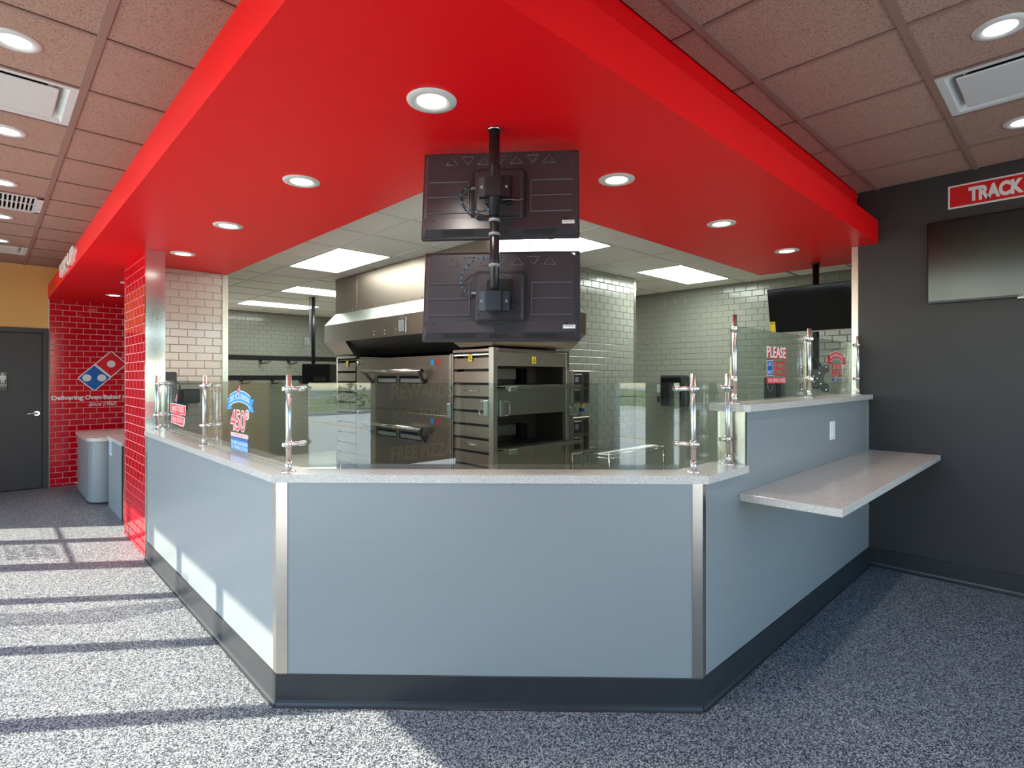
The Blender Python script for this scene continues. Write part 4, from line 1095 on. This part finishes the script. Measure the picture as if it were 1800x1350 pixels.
td = thing('towel_dispenser', 'black paper towel dispenser on the right kitchen wall', 'dispenser', (KR - .1, 3.95, 1.10))
obj('case', B(KR - .22, KR - .008, 3.78, 4.13, 1.12, 1.55, .02), 'smoke_plastic', td)
obj('front_cover', B(KR - .24, KR - .215, 3.80, 4.11, 1.22, 1.52, .012), 'black_gloss', td)
obj('lever', B(KR - .25, KR - .20, 4.10, 4.16, 1.17, 1.26, .008), 'black_plastic', td)
sw = thing('light_switch', 'pale switch plate on the right kitchen wall beside the towel dispenser', 'switch', (KR - .01, 4.26, 1.30))
obj('plate', B(KR - .014, KR - .006, 4.22, 4.30, 1.30, 1.42, .003), 'white_plastic', sw); obj('toggle', B(KR - .022, KR - .013, 4.252, 4.268, 1.345, 1.375, .002), 'white_plastic', sw)
sd_ = thing('soap_dispenser', 'black rounded dispenser on the right kitchen wall seen through the PLEASE decal glass', 'dispenser', (KR - .06, 2.655, 1.25))
obj('body', MB().prism([(KR - .008, 2.57), (KR - .008, 2.745), (KR - .09, 2.745), (KR - .115, 2.72), (KR - .115, 2.595), (KR - .09, 2.57)], 1.25, 1.52), 'smoke_plastic', sd_)
obj('window_ring', MB().path([(KR - .117, 2.69, 1.43), (KR - .12, 2.685, 1.38), (KR - .12, 2.66, 1.35), (KR - .12, 2.635, 1.37), (KR - .117, 2.63, 1.42)], .006, 6), 'cable_grey', sd_)
# wire shelf unit
wsu = thing('wire_shelf', 'chrome wire shelf standing by the partition right of the oven', 'shelf', (4.95, 3.55, 0))
WZ = .74
for x, y in ((4.52, 3.30), (5.55, 3.30), (5.55, 3.78), (4.52, 3.78)): obj('leg', MB().tube((x, y, 0), (x, y, WZ + .03), .0125, n=10), 'chrome', wsu)
for z in (WZ, .35):
    s = MB(); 
    for y in (3.30, 3.78):
        s.tube((4.52, y, z), (5.55, y, z), .005, n=6); s.tube((4.52, y, z - .035), (5.55, y, z - .035), .005, n=6)
        pts = []
        for k in range(35): pts.append((4.52 + k * .0303, y, z - (.035 if k % 2 else 0)))
        s.path(pts, .003, 5)
    for x in (4.52, 5.55): s.tube((x, 3.30, z), (x, 3.78, z), .005, n=6); s.tube((x, 3.30, z - .035), (x, 3.78, z - .035), .005, n=6)
    for k in range(40): s.tube((4.54 + k * .0256, 3.30, z + .005), (4.54 + k * .0256, 3.78, z + .005), .002, n=5)
    obj('shelf_grid', s, 'chrome', wsu)
# order terminal on the white tiled pier
po = thing('order_terminal', 'black order terminal on a bracket in front of the white tiled pier', 'computer', (1.28, 6.1, 1.1))
obj('case', B(1.18, 1.33, 6.06, 6.225, 1.12, 1.575, .01), 'black_plastic', po)
obj('printer', B(1.37, 1.52, 6.02, 6.225, 1.27, 1.41, .01), 'black_gloss', po)
obj('bracket', B(1.25, 1.45, 6.19, 6.232, 1.20, 1.34, .004), 'black_metal', po)
obj('cable', MB().path([(1.33, 6.1, 1.48), (1.355, 6.08, 1.46), (1.365, 6.08, 1.38), (1.34, 6.1, 1.28), (1.29, 6.08, 1.20), (1.27, 6.08, 1.10)], .006, 6), 'ink', po)

# ------------------------------------------------------------------ alcove cabinet behind the wing wall
wcab = thing('waste_cabinet', 'grey cabinet with a rounded corner against the red tiled wall', 'cabinet', (1.25, 8.9, 0))
arcp = [(1.07 - .19 * math.cos(t), 8.30 - .19 * math.sin(t)) for t in [math.pi / 2 * k / 10 for k in range(11)]]
out = [(.88, 9.30)] + arcp + [(1.55, 8.11), (1.55, 9.30)]
obj('body', MB().prism(out, .03, .757), 'laminate', wcab)
arct = [(1.07 - .21 * math.cos(t), 8.30 - .21 * math.sin(t)) for t in [math.pi / 2 * k / 10 for k in range(11)]]
obj('top_slab', MB().prism([(.86, 9.32)] + arct + [(1.12, 8.09), (1.16, 7.95), (1.57, 7.95), (1.57, 9.32)], .757, .797), 'quartz', wcab)
obj('toe_base', MB().prism([(.91, 9.27), (.91, 8.32), (1.07, 8.14), (1.52, 8.14), (1.52, 9.27)], 0, .03), 'rubber', wcab)
rc = thing('serving_cabinet', 'narrow grey cabinet with stainless corner beside the red wing wall', 'cabinet', (1.3, 7.5, 0))
obj('body', B(1.04, 1.55, 7.0, 7.94, .0, .80), 'laminate', rc)
obj('top_slab', B(1.02, 1.57, 6.97, 7.90, .80, .84, .002), 'quartz', rc)
obj('corner_trim', MB().box(1.034, 1.075, 6.994, 7.0, .0, .80).box(1.034, 1.04, 6.994, 7.06, 0, .80), 'steel', rc)
obj('side_panel', B(1.09, 1.54, 6.994, 7.0, .0, .80), 'laminate', rc)
nt_ = obj('notice', B(1.036, 1.041, 7.72, 7.86, .62, .79), 'white_plastic', rc)
nl = MB()
for k in range(4): nl.box(1.0352, 1.0362, 7.73, 7.80, .66 + k * .03, .675 + k * .03)
obj('notice_print', nl, 'print_sky', nt_)

# ------------------------------------------------------------------ window graphics (seen in reflections and as shadows)
ps = thing('window_poster', 'blue-grey reward poster facing out through the left window', 'poster', (XW - .03, .2, .6))
MPz = frame((XW - .060, -.30, .62), (0, 1, 0), (0, 0, 1))     # readable from outside (-X side)
MPz = frame((XW - .0565, .72, 0), (0, -1, 0), (0, 0, 1))
obj('sheet', B(XW - .0436, XW - .0434, -.30, .74, .55, 1.75), 'poster_sheet', ps)
def mirror_text(s, y0, y1, z0, z1, **k):
    t = text_mb(s, 0, 1, z0, z1, .001, **k)          # seen from inside the letters run backwards
    t.v = [(XW - .043 + z + .0005, y1 - x * (y1 - y0), y) for x, y, z in t.v]; return t
for s, z0, z1, kk in (('REWARDS', 1.28, 1.46, {'bold': .03}), ('JOIN TODAY', 1.02, 1.17, {'bold': .02}), ('TO START EARNING POINTS', .915, .98, {}), ('toward', .80, .89, {'shear': .3}), ('FREE PIZZA', .60, .76, {'bold': .02})):
    a, c = (-.24, .60) if s != 'toward' else (.0, .38)
    obj('poster_lettering', mirror_text(s, a, c, z0, z1, **kk), 'poster_ink', ps)
dc = thing('door_lettering', 'dark lettering and hours panel stuck to the glass entry door', 'lettering', (XW - .03, 7.65, 1.0))
obj('hours_panel', B(XW - .046, XW - .044, 7.36, 7.94, .95, 1.50), 'ink', dc)
for s, z0, z1 in (('CARRYOUT', 1.765, 1.86), ('DELIVERY', 1.65, 1.745), ('COUPONS', 1.535, 1.63)):
    t = text_mb(s, 0, 1, z0, z1, .001, .02); t.v = [(XW - .046 - z, 7.92 - x * .5, y) for x, y, z in t.v]; obj('lettering', t, 'print_red', dc)
bn = MB(); N = 14
for k in range(N + 1):
    t = k / N; z = 1.05 + t * 1.45; yc = 5.74 + .30 * t ** 1.5 + .03 * math.sin(t * 9); w = .15 - .05 * t + .02 * math.sin(t * 13)
    bn.v += [(XW + .02 + .03 * math.sin(t * 7), yc - w, z), (XW + .03 + .03 * math.sin(t * 5), yc + w, z)]
for k in range(N): bn.f.append((2 * k, 2 * k + 1, 2 * k + 3, 2 * k + 2))
tag(obj('paper_banner', bn, 'film'), 'curled pale paper banner hanging inside the left window', 'banner')

# ================================================================== OUTSIDE (seen only in reflections and through light)
gr_ = struct('ground', B(-70, 70, -70, 70, -.40, -.14), 'asphalt', 'pale concrete parking lot')
struct('ground_grass', B(-34, -19, -50, 50, -.139, -.02), 'grass', 'grass strip')
struct('ground_grass_front', B(-50, 40, -34, -20, -.139, -.02), 'grass', 'grass strip')
struct('ground_road', B(-60, -36, -60, 60, -.139, -.11), 'road', 'street')
tag(obj('kerb', B(-19.2, -18.9, -50, 50, -.14, .02), 'concrete'), 'long concrete kerb along the grass on the left', 'kerb')
tag(obj('kerb', B(-18.9, 40, -20.2, -19.9, -.14, .02), 'concrete'), 'long concrete kerb along the grass in front', 'kerb')
for k in range(4): tag(obj('parking_line', B(-18, -12, -14 + k * 3.0, -13.88 + k * 3.0, -.14, -.135), 'paint_line'), 'yellow parking bay line number %s from the front' % ('one', 'two', 'three', 'four')[k], 'line', 'parking lines')
for k in range(2): tag(obj('parking_line', B(-10, 10, -9 - k * 5, -8.85 - k * 5, -.14, -.135), 'paint_line'), ('nearer' if k == 0 else 'farther') + ' long yellow line across the front lot', 'line', 'parking lines')
def shrub(x, y, r, m, label, n=260):
    t = thing('shrub', label, 'shrub', (x, y, -.03), 'shrubs outside')
    mb = MB()
    for k in range(n):
        a = random.uniform(0, 6.28); e = random.uniform(0, 1.5); q = r * random.uniform(.5, 1)
        p = Vector((x + q * math.cos(a) * math.cos(e), y + q * math.sin(a) * math.cos(e), .1 + q * math.sin(e) * 1.1))
        d = Vector((random.uniform(-1, 1), random.uniform(-1, 1), random.uniform(-.3, 1))).normalized(); w = d.orthogonal().normalized(); s = r * .22
        mb.poly([p, p + d * s * .5 + w * s * .25, p + d * s, p + d * s * .5 - w * s * .25])
    obj('foliage', mb, m, t); obj('stem', MB().tube((x, y, -.03), (x, y, r * .7), .03, .01, 8), 'oven_dark', t)
shrub(-16.5 - 3, -3.5, .8, 'leaf_red', 'red leafed shrub on the kerb island outside'); shrub(-21, -9.0, 1.0, 'leaf_green', 'green shrub in the grass strip outside')
shrub(-24, 2.0, 1.4, 'leaf_green', 'rounder green shrub farther along the grass outside'); shrub(-23, -14, 1.2, 'leaf_green', 'green shrub at the end of the grass strip outside')
